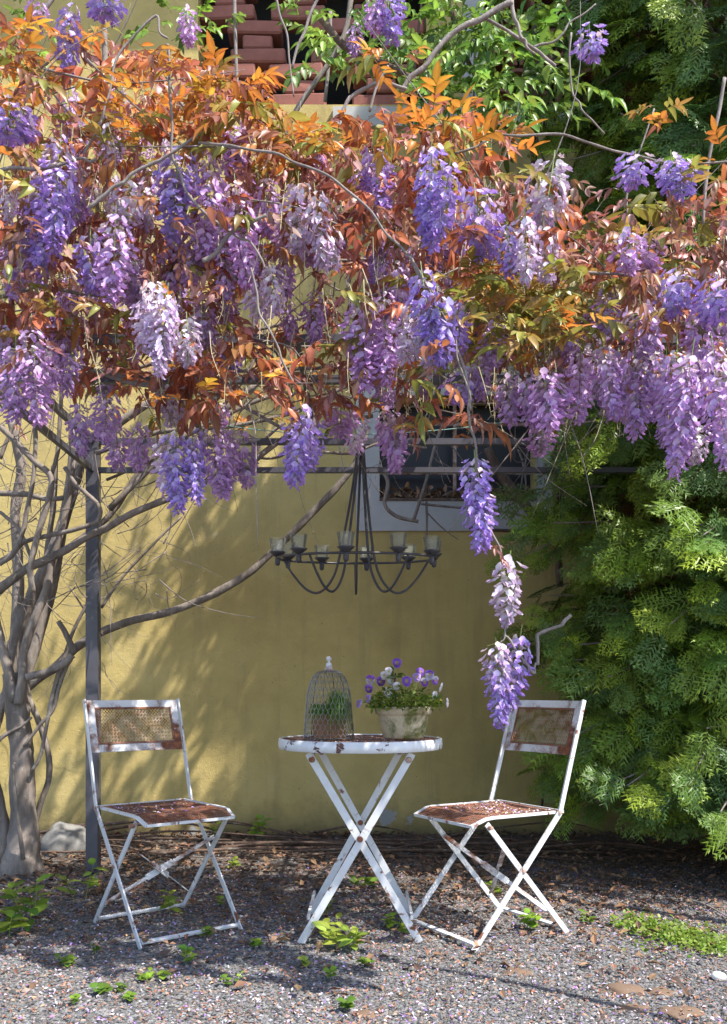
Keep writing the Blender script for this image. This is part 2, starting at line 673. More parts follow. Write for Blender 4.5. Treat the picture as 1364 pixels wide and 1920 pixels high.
def raceme(tone, L, rad):
    """Hanging raceme from the origin down -z: florets on short stalks around a green axis, tapering to buds."""
    cb, ck = TONES[tone]
    a = Acc()
    n = int(108 * (L / .25) ** .9 * (rad / .05) ** .8)
    fl = [floret(cb, ck, random.uniform(.85, 1.2)) for _ in range(9)]
    tip = [floret(np.array(cb) * .6 + np.array(ck) * .35, np.array(ck) * .9, random.uniform(.6, .8)) for _ in range(3)]
    top = [floret((.72, .60, .62), (.55, .40, .50), random.uniform(.6, .8)) for _ in range(3)]
    bend = random.uniform(-.06, .06)
    for i in range(n):
        t = (i + random.random()) / n
        ang = i * 2.4 + random.uniform(-.4, .4)
        r = rad * (1.0 if t < .4 else 1.0 - .78 * (t - .4) / .6) * random.uniform(.45, 1.05)
        if t < .15:
            r *= .75
        z = -L * (.08 + .92 * t)
        x0 = bend * t * t * L / .25 * .3
        out = Vector((math.cos(ang), math.sin(ang), random.uniform(-.5, .25)))
        p = Vector((x0 + math.cos(ang) * r, math.sin(ang) * r, z - r * .35))
        arr = random.choice(tip) if t > .9 else (random.choice(top) if t < .22 and random.random() < .5 else random.choice(fl))
        a.add(*xf(arr, mtx(p, out + rvec() * .35, Vector((0, 0, 1)) + rvec() * .35)))
    st = Acc()
    ax = [Vector((bend * t * t * L / .25 * .3, 0, -L * t)) for t in (-.06, 0, .3, .6, .98)]
    st.add(*tube(ax, .0015, .0008, 4, 3))
    for i in range(26):
        t = random.uniform(.05, .9)
        ang = random.uniform(0, 6.28)
        r = rad * random.uniform(.4, .7)
        p = Vector((0, 0, -L * t))
        st.add(*prism(p, p + Vector((math.cos(ang) * r, math.sin(ang) * r, -r * .2)), .0006))
    return a.arrays(), st.arrays()


def conifer_spray(L, cols, brown=False):
    """Flat fern-like conifer spray along +x in the xy plane, scale twigs as slim diamonds."""
    a = Acc()
    c0, c1 = np.array(cols[0]), np.array(cols[1])
    V, F, C = [], [], []

    def blade(p, d, l, w, c):
        d = d.normalized()
        s = Vector((-d.y, d.x, 0))
        m = p + d * (l * .45)
        q = p + d * l
        n0 = len(V)
        dz = Vector((0, 0, random.uniform(.0, .25) * w))
        for v in (p + s * w * .9, q + dz, p - s * w * .9):
            V.append(v)
            C.append(c)
        F.append([n0, n0 + 1, n0 + 2])

    n = 11
    for i in range(n):
        t = (i + .6) / n
        p = Vector((L * t, L * .03 * math.sin(t * 5), 0))
        ll = L * .55 * (math.sin(PI * min(1, t * .78 + .2)) ** .9) * random.uniform(.75, 1.15) * (1 if t < .9 else .6)
        for s in (-1, 1):
            a0 = s * R(random.uniform(38, 58))
            d = Vector((math.cos(a0), math.sin(a0), 0))
            k = max(3, int(ll / .021))
            blade(p, d, ll, .0030, c0 * .6 + c1 * .4)
            for j in range(1, k):
                u = j / k
                pj = p + d * (ll * u)
                sl = ll * .42 * (1 - u * .6) * random.uniform(.7, 1.2)
                for s2 in (-1, 1):
                    a1 = a0 + s2 * R(random.uniform(32, 50))
                    c = c0 + (c1 - c0) * min(1, u * .6 + t * .5 + random.uniform(-.2, .2))
                    blade(pj, Vector((math.cos(a1), math.sin(a1), 0)), sl * 1.1, .0044, np.clip(c, 0, 1))
    blade(Vector((0, 0, 0)), Vector((1, 0, 0)), L * 1.02, .002, np.array((.16, .10, .05)))
    V = np.array([list(v) for v in V])
    x = V[:, 0] / L
    y = V[:, 1] / L
    V[:, 2] += -L * .28 * x * x - L * .35 * y * y + rng.normal(0, .002, len(V))
    return V, np.array(F), np.array(C)


# ================================================================== SETTING: ground
me = build_mesh('ground', [(-150, -60, 0), (150, -60, 0), (150, 260, 0), (-150, 260, 0)], [[0, 1, 2], [0, 2, 3]], None, [M['ground']])
tag(obj('ground', me), 'grey gravel yard strewn with petals and dry leaves', None, None, 'structure')

# ================================================================== the house
WY = 5.6
house = thing('house', 'yellow plastered house wall with a low barred window and brick lattice above', 'house', (0, WY, 0))
wx = lambda px: (px - CX) / FPX * WY
wz = lambda py: EYE + (HZ - py) / FPX * WY
W0, W1, Z0, Z1 = wx(712), wx(1006), wz(936), wz(742)          # window opening
LA, LB, LC, LD, LZ0, LZ1 = wx(372), wx(800), wx(908), wx(1300), wz(196), 5.95
a = Acc()
T = .32
for b in ((-7, 7, 0, Z0), (-7, W0, Z0, Z1), (W1, 7, Z0, Z1), (-7, 7, Z1, LZ0), (-7, LA, LZ0, LZ1), (LB, LC, LZ0, LZ1), (LD, 7, LZ0, LZ1), (-7, 7, LZ1, 6.35)):
    a.add(*box(b[0], b[1], WY, WY + T, b[2], b[3]))
a.add(*box(-7, -6.7, WY + T, WY + 6, 0, 6.35)).add(*box(6.7, 7, WY + T, WY + 6, 0, 6.35)).add(*box(-6.7, 6.7, WY + 5.7, WY + 6, 0, 6.35))
obj('wall', a.mesh('wall', M['wall']), house)
a = Acc()
a.add(*box(-7.2, 7.2, WY - .55, WY + 6.2, 6.35, 6.5))
obj('roof', a.mesh('roof', M['tile']), house)
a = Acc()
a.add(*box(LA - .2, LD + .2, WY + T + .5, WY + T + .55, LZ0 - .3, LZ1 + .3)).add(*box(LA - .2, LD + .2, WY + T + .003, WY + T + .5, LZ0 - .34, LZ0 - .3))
obj('loft_shade_sheet', a.mesh('loft_shade_sheet', M['dark']), house)  # near-black sheet: the shade behind the lattice is put into its colour
# white surround, proud of the plaster, with softly rounded inner corners
S0, S1, SZ0, SZ1 = wx(668), wx(1042), wz(996), wz(688)
a = Acc()
yf, yb = WY - .012, WY + .22
a.add(*box(S0, S1, yf, WY - .001, SZ0, Z0)).add(*box(S0, S1, yf, WY - .001, Z1, SZ1)).add(*box(S0, W0, yf, WY - .001, Z0, Z1)).add(*box(W1, S1, yf, WY - .001, Z0, Z1))
win = obj('window_surround', a.mesh('window_surround', M['white_plaster']), house)
a = Acc()
a.add(*box(W0, W1, WY + .20, WY + .21, Z0, Z1))
win = obj('window', a.mesh('window', M['pane']), house)
a = Acc()
for x in (W0 + .48,):
    a.add(*box(x - .011, x + .011, WY + .085, WY + .10, Z0, Z1))
zc = wz(879)
a.add(*box(W0, W1, WY + .102, WY + .117, zc - .010, zc + .010))
a.add(*box(W0, W1, WY + .102, WY + .117, zc + .30, zc + .32))
o = child('grate', a.mesh('grate', M['rust']), win)
o.matrix_parent_inverse = Matrix.Identity(4)
a = Acc()
a.add(*box(W0, W1, WY - .02, WY + .19, Z0 - .012, Z0 + .004))
child('sill', a.mesh('sill', M['brown']), win)
# lintel band under the lattice
a = Acc()
a.add(*box(wx(625), wx(1135), WY - .035, WY - .001, wz(242), wz(206)))
obj('lintel', a.mesh('lintel', M['white_plaster']), house)
a = Acc()
a.add(*box(wx(868), wx(906), WY - .02, WY - .001, wz(205), LZ1))
obj('pilaster', a.mesh('pilaster', M['white_plaster']), house)


def brick_mesh(l, h, d, k):
    """Chamfered clay block with slightly uneven corners, centred."""
    c = .010
    V, out = [], []
    for sx in (-1, 1):
        for sy in (-1, 1):
            for sz in (-1, 1):
                p = Vector((sx * l / 2, sy * d / 2, sz * h / 2)) + rvec() * .004
                for ax in range(3):
                    q = p.copy()
                    for o_ in range(3):
                        if o_ != ax:
                            q[o_] -= (sx, sy, sz)[o_] * c
                    V.append(q)
    import bmesh
    bm = bmesh.new()
    for v in V:
        bm.verts.new(v)
    bmesh.ops.convex_hull(bm, input=bm.verts)
    bmesh.ops.triangulate(bm, faces=bm.faces)
    me = bpy.data.meshes.new('brick')
    bm.to_mesh(me)
    bm.free()
    me.materials.append(M['brick'])
    return me


longs = [brick_mesh(.345, .088, .14, i) for i in range(5)]
heads = [brick_mesh(.185, .088, .14, i) for i in range(4)]
P_, H_ = .52, .094
row = 0
z = LZ0 + H_ / 2
while z + H_ * 3 < LZ1 + .05:
    x = LA + .10 + (P_ / 2 if row % 2 else 0)
    while x < LB - .02:
        for k, kind in ((0, longs), (1, heads), (2, longs)):
            xx = min(max(x, LA + .18), LB - .18) + random.uniform(-.012, .012)
            o = obj('brick', random.choice(kind), house, Matrix.Translation((xx, WY + .10 + random.uniform(-.012, .012), z + k * H_)) @ Matrix.Rotation(random.uniform(-.03, .03), 4, 'Z'))
        x += P_
    z += H_ * 3
    row += 1
# curved clay tiles stacked as arches in the second opening
V, F = [], []
for i in range(11):
    t = PI * i / 10
    for r in (.085, .105):
        for y in (0, .26):
            V.append((math.cos(t) * r, y, math.sin(t) * r))
for i in range(10):
    a0 = i * 4
    F += [[a0, a0 + 4, a0 + 5], [a0, a0 + 5, a0 + 1], [a0 + 2, a0 + 3, a0 + 7], [a0 + 2, a0 + 7, a0 + 6], [a0, a0 + 2, a0 + 6], [a0, a0 + 6, a0 + 4], [a0 + 1, a0 + 5, a0 + 7], [a0 + 1, a0 + 7, a0 + 3]]
F += [[0, 1, 3], [0, 3, 2], [40, 43, 41], [40, 42, 43]]
tile_me = build_mesh('arch_tile', V, F, None, [M['tile']])
for j in range(12):
    for i in range(6):
        x = LC + .11 + i * .225 + (.11 if j % 2 else 0)
        if x < LD - .08:
            obj('arch_tile', tile_me, house, Matrix.Translation((x, WY + .03, LZ0 + .02 + j * .125)))

# rusty downpipe at the wall foot, seen under the conifer
p = at(1222, 1560, 5.48)
dp = thing('drainpipe', 'dark square drainpipe standing at the wall foot behind the conifer', 'drainpipe', (p.x, 5.48, 0))
a = Acc()
a.add(*box(-.035, .035, -.035, .035, 0, 6.3))
child('pipe', a.mesh('pipe', M['post']), dp)
a = Acc()
for z in (.6, 2.4, 4.4, 6.2):
    a.add(*box(-.045, .045, -.042, .115, z, z + .03))
child('bracket', a.mesh('bracket', M['iron']), dp)

# ================================================================== pergola
PX0, PX1, PY0, PY1 = -1.33, 1.95, 3.12, 4.40
perg = thing('pergola', 'dark iron pergola frame carrying the flowering wisteria', 'pergola', ((PX0 + PX1) / 2, (PY0 + PY1) / 2, 0))
for x in (PX0, PX1):
    for y in (PY0, PY1):
        a = Acc()
        a.add(*box(x - .029, x + .029, y - .029, y + .029, -.05, 2.16))
        obj('post', a.mesh('post', M['post']), perg)
for z, h in ((1.985, .026), (2.125, .030)):
    for y in (PY0, PY1):
        a = Acc()
        a.add(*box(PX0 + .029, PX1 - .029, y - .012, y + .012, z - h / 2, z + h / 2))
        obj('rail', a.mesh('rail', M['post']), perg)
    for x in (PX0, PX1):
        a = Acc()
        a.add(*box(x - .012, x + .012, PY0 + .029, PY1 - .029, z - h / 2, z + h / 2))
        obj('rail', a.mesh('rail', M['post']), perg)
for i in range(5):
    x = PX0 + (PX1 - PX0) * (i + 1) / 6
    a = Acc()
    a.add(*box(x - .010, x + .010, PY0 - .06, PY1 + .05, 2.142, 2.162))
    obj('slat', a.mesh('slat', M['post']), perg)
for y in (PY0, PY1):
    for i in (2, 5):
        x = PX0 + .25 + i * .37
        pts = []
        for k in range(15):
            t = k / 14
            an = PI * 2.6 * t
            r = .045 * (1 - .55 * t)
            pts.append(Vector((x + math.cos(an) * r, y, 2.055 + math.sin(an) * r)))
        a = Acc()
        a.add(*tube(pts, .004, .004, 5, 2))
        obj('scroll', a.mesh('scroll', M['iron']), perg)
# hanging twine
tw = Acc()
tw.add(*tube([at(300, 772, 4.2), at(460, 803, 4.15), at(640, 815, 4.1), at(830, 806, 4.1), at(1010, 786, 4.2), at(1130, 800, 4.3)], .0022, None, 5, 8))
tag(obj('twine', tw.mesh('twine', M['twine'])), 'thin blue green twine strung across under the wisteria', 'twine')

# ================================================================== WISTERIA
UP = [(-20, 90), (60, 40), (200, 40), (380, 90), (430, 175), (530, 220), (570, 275), (800, 225), (920, 255), (985, 330), (1070, 410), (1140, 430), (1220, 440), (1290, 370), (1400, 340)]
LO = [(-20, 790), (120, 740), (180, 800), (280, 850), (480, 810), (510, 730), (600, 750), (770, 800), (850, 690), (930, 790), (1070, 790), (1200, 800), (1300, 880), (1400, 860)]


def pl(P, x):
    for (a0, b0), (a1, b1) in zip(P, P[1:]):
        if a0 <= x <= a1:
            return b0 + (b1 - b0) * (x - a0) / (a1 - a0)
    return P[-1][1]


wis = thing('wisteria', 'large wisteria with lilac racemes and copper young leaves climbing over the iron pergola', 'wisteria', gnd(38, 1640))


def px_tube(pts, w0, w1=None, d=None, seg=8, wob=.18, step=6):
    """Stem through photo points (column, row[, distance]); widths in photo pixels at that distance."""
    P = [at(p[0], p[1], p[2] if len(p) > 2 else d) for p in pts]
    dm = sum(p.y for p in P) / len(P)
    w1 = w0 if w1 is None else w1
    return tube(P, w0 / 2 / FPX * dm, w1 / 2 / FPX * dm, seg, step, wob)


def stem(name, mat, pts, w0, w1=None, d=4.4, parent=wis, seg=8, wob=.18):
    a = Acc()
    a.add(*px_tube(pts, w0, w1, d, seg, wob))
    return obj(name, a.mesh(name, M[mat], True), parent)


# trunks at the left
tr = Acc()
base = at(40, 1646, 4.37)
P = [base + Vector((0, 0, -.05)), at(43, 1600, 4.37), at(44, 1540, 4.37), at(43, 1455, 4.36), at(37, 1374, 4.36), at(31, 1310, 4.35), at(24, 1262, 4.34)]
tr.add(*tube(P, .05, .05, 14, 7, .25, [.135, .085, .064, .058, .056, .055, .050]))
trunk = obj('trunk', tr.mesh('trunk', M['bark'], True), wis)
for pts, w0, w1, d in (
    ([(30, 1315), (5, 1215), (-10, 1150), (-30, 1080)], 26, 16, 4.3),
    ([(35, 1320), (43, 1275), (44, 1229), (58, 1177), (84, 1116), (100, 1050), (118, 985), (132, 905), (140, 850)], 24, 13, 4.28),
    ([(22, 1270), (30, 1200), (62, 1116), (92, 1050), (112, 1000), (135, 930), (160, 852), (215, 800), (285, 752)], 36, 17, 4.5),
    ([(40, 1290), (75, 1180), (96, 1110), (108, 1050), (122, 960), (132, 890), (138, 800)], 30, 15, 4.55),
    ([(-30, 1640), (8, 1590), (0, 1530), (-20, 1440)], 40, 30, 4.4),
    ([(5, 1610), (-8, 1540), (-15, 1400), (0, 1330), (20, 1290)], 34, 22, 4.5),
    ([(62, 1560), (75, 1510), (92, 1460), (90, 1410), (72, 1350), (55, 1310), (48, 1270)], 13, 14, 4.45),
    ([(44, 1612), (32, 1520), (25, 1445), (28, 1430)], 11, 5, 4.25),
    ([(60, 1445), (75, 1420), (86, 1370), (98, 1310), (110, 1265), (125, 1235)], 8, 12, 4.3),
    ([(-5, 1107), (50, 1067), (82, 1052), (125, 1030), (170, 1003), (200, 990), (250, 962), (312, 937), (345, 928), (390, 900), (430, 850)], 21, 12, 4.2),
    ([(-5, 1057), (20, 1040), (50, 1015), (112, 1000), (175, 982), (188, 965), (185, 947), (165, 928), (140, 905), (122, 876)], 12, 9, 4.15),
    ([(125, 1030), (192, 980), (217, 952), (242, 915), (262, 885), (285, 860), (340, 820), (420, 770), (480, 720)], 15, 12, 4.6),
    ([(35, 1300), (70, 1275), (105, 1250), (140, 1216), (190, 1186), (240, 1166), (340, 1140), (420, 1104), (480, 1064), (540, 1008), (590, 958), (640, 905), (668, 865), (690, 800)], 22, 13, 4.75),
    ([(50, 1270), (80, 1262), (120, 1245), (136, 1228)], 17, 16, 4.25),
    ([(110, 1165), (125, 1190), (140, 1225)], 12, 14, 4.5),
    ([(45, 1400), (75, 1360), (100, 1330), (112, 1285), (130, 1240)], 8, 9, 4.3),
    ([(110, 1270), (135, 1190), (165, 1130), (185, 1090)], 10, 6, 4.6),
    ([(0, 800), (30, 828), (65, 865), (95, 893), (92, 935), (75, 990), (58, 1060), (62, 1110)], 13, 14, 4.1),
    ([(117, 720), (112, 800), (108, 850), (95, 895)], 9, 10, 4.15),
    ([(66, 780), (67, 840), (62, 902), (52, 952), (42, 1002), (24, 1040), (0, 1058)], 10, 11, 4.1),
    ([(-5, 925), (50, 927), (87, 936), (125, 932), (145, 920)], 13, 10, 4.3),
    ([(105, 860), (103, 915), (97, 977), (88, 1040), (80, 1090)], 11, 14, 4.6),
    ([(20, 780), (40, 880), (30, 960), (35, 1080), (30, 1200)], 20, 26, 4.75),
    ([(0, 860), (20, 810), (45, 770), (70, 690)], 9, 7, 4.4),
    ([(0, 960), (30, 985), (45, 1010), (60, 1050)], 8, 8, 4.2),
    ([(190, 1140), (232, 1080), (300, 1008), (342, 968)], 7, 5, 4.9),
    ([(178, 1175), (150, 1130), (130, 1100)], 5, 3, 4.8),
    ([(-5, 1390), (15, 1375), (40, 1362), (60, 1345)], 10, 5, 4.3),
    ([(205, 955), (280, 880), (330, 830), (400, 790), (500, 745), (560, 735)], 14, 9, 4.3),
    ([(460, 880), (520, 830), (570, 805), (640, 790), (700, 780)], 13, 9, 4.4),
    ([(300, 650), (380, 690), (480, 695), (600, 690), (700, 690)], 10, 7, 3.6),
    ([(140, 700), (260, 690), (380, 640), (520, 610), (640, 570)], 9, 7, 3.9),
    ([(180, 850), (300, 810), (430, 800), (560, 770), (660, 720), (760, 700)], 11, 8, 4.3),
    ([(260, 600), (340, 625), (450, 620), (560, 650), (690, 640)], 8, 6, 3.8),
    ([(420, 760), (470, 690), (500, 600), (480, 520)], 9, 7, 4.1),
    ([(330, 750), (360, 660), (420, 590), (500, 540)], 8, 6, 3.9),
    ([(560, 880), (600, 850), (660, 850), (720, 830), (800, 840)], 7, 5, 4.35),
    ([(840, 700), (930, 730), (1020, 720), (1100, 760)], 8, 6, 4.2),
    ([(200, 900), (320, 850), (400, 835), (500, 860), (560, 840)], 7, 5, 4.45),
    ([(480, 840), (540, 790), (620, 770), (690, 720)], 8, 6, 4.4),
):
    stem('branch', 'bark', pts, w0 * .82, w1 * .85, d, wob=.28)
# grey canopy shoots, in front
for pts, w0, w1, d in (
    ([(150, 690), (240, 715), (330, 735), (400, 730)], 10, 8, 3.0),
    ([(135, 680), (220, 705), (300, 720), (420, 745), (530, 800)], 9, 6, 3.05),
    ([(170, 392), (215, 350), (250, 322), (300, 300), (370, 255)], 7, 5, 2.4),
    ([(370, 270, 2.4), (430, 272, 2.36), (520, 285, 2.33), (610, 325, 2.3), (690, 395, 2.28), (755, 465, 2.26), (805, 540, 2.26), (850, 630, 2.27), (872, 700, 2.28), (884, 770, 2.30)], 5, 3.5, 2.6),
    ([(768, 480, 2.28), (815, 560, 2.28), (860, 650, 2.29), (880, 740, 2.30), (886, 800, 2.31), (893, 880, 2.33), (912, 960, 2.33), (935, 1030, 2.33), (955, 1060, 2.33), (968, 1095, 2.33), (962, 1140, 2.34), (945, 1195, 2.35), (935, 1215, 2.35)], 6, 3, 2.45),
    ([(313, 85), (316, 170), (325, 290), (350, 360), (410, 420), (470, 455), (500, 500)], 6, 4, 2.42),
    ([(160, 290), (195, 200), (215, 110), (290, 30), (312, 75)], 5, 4, 2.42),
    ([(960, 5), (900, 35), (840, 70), (795, 125), (755, 170)], 11, 9, 3.2),
    ([(960, 5), (968, 50), (985, 80), (1003, 100)], 8, 4, 3.2),
    ([(910, 32), (960, 65), (1010, 95), (1040, 120)], 6, 6, 3.3),
    ([(1000, 92), (1040, 80), (1070, 45), (1120, 10)], 5, 3, 3.3),
    ([(1072, 60), (1074, 170), (1095, 210), (1130, 250)], 4, 3, 3.4),
    ([(850, 290), (930, 256), (1050, 254), (1150, 285), (1250, 305), (1375, 300)], 5, 4, 2.5),
    ([(1358, 150), (1335, 270), (1320, 420)], 7, 6, 2.7),
    ([(1180, 430), (1172, 370), (1190, 310), (1225, 205)], 5, 3, 2.75),
    ([(518, -5), (535, 60), (548, 180)], 5, 3, 3.0),
    ([(600, -10), (575, 60), (545, 130)], 6, 5, 3.0),
    ([(640, 210), (665, 175), (720, 150), (760, 170)], 8, 6, 3.1),
    ([(690, 210), (725, 125)], 6, 4, 3.0),
    ([(0, 95), (40, 60), (70, 30), (110, -20)], 9, 8, 2.9),
    ([(40, 150), (90, 120), (150, 60)], 5, 4, 2.9),
    ([(195, -10), (200, 80), (195, 160)], 12, 12, 3.0),
    ([(0, 320), (60, 315), (150, 300), (185, 298)], 7, 5, 2.45),
    ([(380, 490), (430, 440), (500, 400)], 9, 6, 2.4),
    ([(100, 452), (190, 450), (260, 452)], 6, 4, 2.75),
    ([(180, 360), (178, 450), (170, 560), (165, 640)], 9, 8, 2.85),
    ([(0, 560), (80, 540), (200, 550), (330, 520)], 8, 5, 2.9),
    ([(1000, 505), (1100, 510), (1180, 515), (1245, 520)], 6, 4, 2.4),
    ([(1130, 615), (1180, 632), (1220, 640)], 9, 7, 2.85),
    ([(470, 500), (490, 590), (520, 650), (550, 720)], 4, 4, 2.4),
    ([(300, 700), (310, 740), (340, 790)], 4, 3, 2.7),
    ([(280, 100), (350, 200), (420, 210), (520, 220)], 5, 4, 2.95),
    ([(750, 330), (690, 430), (640, 560), (560, 590)], 7, 6, 3.2),
    ([(850, 480), (950, 500), (1050, 490)], 6, 5, 3.0),
    ([(620, 490), (720, 485), (780, 470)], 6, 5, 3.0),
    ([(1005, 1246, 2.39), (1008, 1205, 2.39), (1018, 1182, 2.39), (1045, 1172, 2.40), (1060, 1166, 2.40), (1070, 1153, 2.40)], 6, 7, 2.52),
    ([(1005, 1246, 2.39), (1000, 1262, 2.37), (965, 1210, 2.36), (948, 1190, 2.35)], 5, 4, 2.5),
):
    q = []
    for k_, p_ in enumerate(pts):                        # kinks at the nodes
        q.append((p_[0] + random.uniform(-4, 4), p_[1] + random.uniform(-4, 4)) + tuple(p_[2:]))
        if k_ < len(pts) - 1:
            n_ = pts[k_ + 1]
            t_ = random.uniform(.35, .65)
            q.append((p_[0] + (n_[0] - p_[0]) * t_ + random.uniform(-5, 5), p_[1] + (n_[1] - p_[1]) * t_ + random.uniform(-5, 5)) + ((p_[2] + (n_[2] - p_[2]) * t_,) if len(p_) > 2 else ()))
    stem('shoot', 'twig', q, w0, w1, d, seg=6, wob=.3)
shadow_shoot = Acc()  # off-frame shoot added to cast a long thin shadow across the gravel
shadow_shoot.add(*tube([Vector((.95, 2.66, 1.98)), Vector((1.12, 2.32, 1.82)), Vector((1.57, 2.03, 1.80)), Vector((1.94, 1.71, 1.80)), Vector((2.2, 1.45, 1.72))], .018, .014, 7, 6, .25))
obj('shoot', shadow_shoot.mesh('shoot', M['twig'], True), wis)
# stems around the window and up the wall
for pts, w0, w1, d, mt in (
    ([(915, 840), (940, 890), (985, 945), (1030, 1005), (1060, 1030)], 18, 22, 5.4, 'brown'),
    ([(712, 872), (728, 905), (722, 945), (745, 968), (785, 978)], 8, 7, 5.35, 'bark'),
    ([(776, 975), (800, 900), (818, 830), (835, 790)], 7, 6, 5.35, 'bark'),
    ([(800, 940), (801, 975), (800, 1015)], 5, 4, 5.4, 'bark'),
    ([(800, 960), (830, 990), (860, 1012)], 3, 2, 5.45, 'bark'),
    ([(790, 945), (860, 952), (960, 962), (1040, 990)], 5, 4, 5.4, 'bark'),
    ([(880, 990), (950, 995), (1010, 992), (1060, 985)], 6, 7, 5.4, 'brown'),
    ([(1040, 720), (1038, 830), (1042, 920), (1046, 1010), (1050, 1100)], 13, 14, 5.3, 'brown'),
    ([(1052, 740), (1056, 850), (1054, 960)], 7, 8, 5.3, 'brown'),
    ([(1040, 1380), (1040, 1460), (1055, 1530), (1075, 1565)], 13, 14, 5.2, 'brown'),
    ([(1022, 1440), (1015, 1530)], 5, 5, 5.3, 'brown'),
    ([(790, 800), (850, 840), (880, 900), (830, 930)], 3, 2, 5.4, 'bark'),
    ([(930, 800), (975, 850), (985, 930), (950, 985)], 4, 3, 5.4, 'bark'),
    ([(1000, 810), (985, 870), (975, 925)], 4, 3, 5.4, 'twig'),
    ([(480, 560), (470, 640), (420, 720), (380, 790)], 10, 9, 4.0, 'bark'),
    ([(600, 30), (650, 90), (720, 120), (800, 160)], 14, 10, 4.6, 'brown'),
    ([(660, -10), (640, 80), (560, 200), (520, 280)], 10, 10, 4.8, 'bark'),
    ([(840, 0), (880, 120), (950, 240)], 9, 8, 4.8, 'brown'),
    ([(1000, 20), (1010, 130), (1000, 260), (1010, 420)], 12, 12, 4.9, 'brown'),
    ([(1080, 0), (1040, 110), (1020, 250)], 8, 8, 4.9, 'brown'),
    ([(440, -10), (442, 80), (446, 180)], 7, 6, 5.2, 'twig'),
    ([(620, 20), (618, 100), (610, 190)], 7, 7, 5.2, 'twig'),
):
    stem('branch', mt, pts, w0, w1, d, seg=7)
# fine dead twigs: uncountable
tw = Acc()
for i in range(430):
    if i < 190:
        p = at(random.uniform(-20, 330), random.uniform(700, 1130), random.uniform(4.1, 5.0))
        l, dn = random.uniform(.15, .55), -.3
    elif i < 185:
        p = at(random.uniform(690, 1060), random.uniform(760, 960), random.uniform(5.1, 5.45))
        l, dn = random.uniform(.2, .6), 0
    else:
        x = random.uniform(-20, 1380)
        p = at(x, random.uniform(pl(UP, x) + 40, 780), random.uniform(2.5, 4.0))
        l, dn = random.uniform(.2, .7), -.1
    d = (rvec() + Vector((0, 0, dn))).normalized()
    d.y *= .35
    d2 = (d + rvec() * .9).normalized()
    d2.y *= .35
    pts = [p, p + d * l * .35 + rvec() * .015, p + d * l * .6 + d2 * l * .15, p + d * l * .7 + d2 * l * .45]
    tw.add(*tube(pts, random.uniform(.0018, .0042), .0009, 4, 4))
tag(obj('twigs', tw.mesh('twigs', M['twig'], True), wis), kind='stuff')
# thin curly tendrils hanging before the left wall and round the window
tw = Acc()
for i in range(34):
    x, y = (random.uniform(60, 330), random.uniform(840, 1250)) if i < 20 else (random.uniform(700, 1060), random.uniform(770, 900))
    d = random.uniform(4.6, 5.4)
    p = at(x, y, d)
    pts = [p]
    v = Vector((random.uniform(-.5, .5), 0, -1))
    for k in range(7):
        v = (v + rvec() * .8 + Vector((0, 0, -.12))).normalized()
        v.y *= .3
        pts.append(pts[-1] + v * .055)
    tw.add(*tube(pts, .0018, .0012, 4, 4))
tag(obj('tendrils', tw.mesh('tendrils', M['bark'], True), wis), kind='stuff')

sp_ = Acc()
for i in range(420):
    x = random.uniform(-20, 1390)
    p = at(x, random.uniform(pl(UP, x) + 60, 760), random.uniform(2.4, 3.3))
    l = random.uniform(.06, .16)
    q = p + Vector((random.uniform(-.25, .25) * l, random.uniform(-.25, .25) * l, -l))
    sp_.add(*tube([p, p.lerp(q, .5) + rvec() * .008, q], .0013, .0008, 3, 3))
    for k in range(9):
        e = p.lerp(q, random.uniform(.15, 1))
        sp_.add(*prism(e, e + Vector((random.uniform(-1, 1), random.uniform(-1, 1), -.6)) * .014, .0006))
tag(obj('spent_stalks', sp_.mesh('spent_stalks', M['spent']), wis), kind='stuff')
# racemes --------------------------------------------------------
RV = {}
for tone in 'bmp':
    for L in (.10, .16, .23, .31):
        for s in range(2):
            arr, st = raceme(tone, L, .021 + .058 * L + .010 * s)
            RV[(tone, L, s)] = (build_mesh('raceme', *arr, [M['petal']], True), build_mesh('stalk', st[0], st[1], None, [M['stalk']]))


def put_raceme(p, L, tone, wide=1.0, sub=True):
    key = min((.10, .16, .23, .31), key=lambda v: abs(v - L))
    fl, st = RV[(tone, key, random.randrange(2))]
    s = L / key
    m = Matrix.Translation(p) @ Matrix.Rotation(random.uniform(-.13, .13), 4, 'X') @ Matrix.Rotation(random.uniform(-.13, .13), 4, 'Y') @ Matrix.Rotation(random.uniform(0, 6.28), 4, 'Z') @ Matrix.Diagonal((s * wide, s * wide, s, 1))
    o = obj('raceme', fl, wis, m)
    child('stalk', st, o)


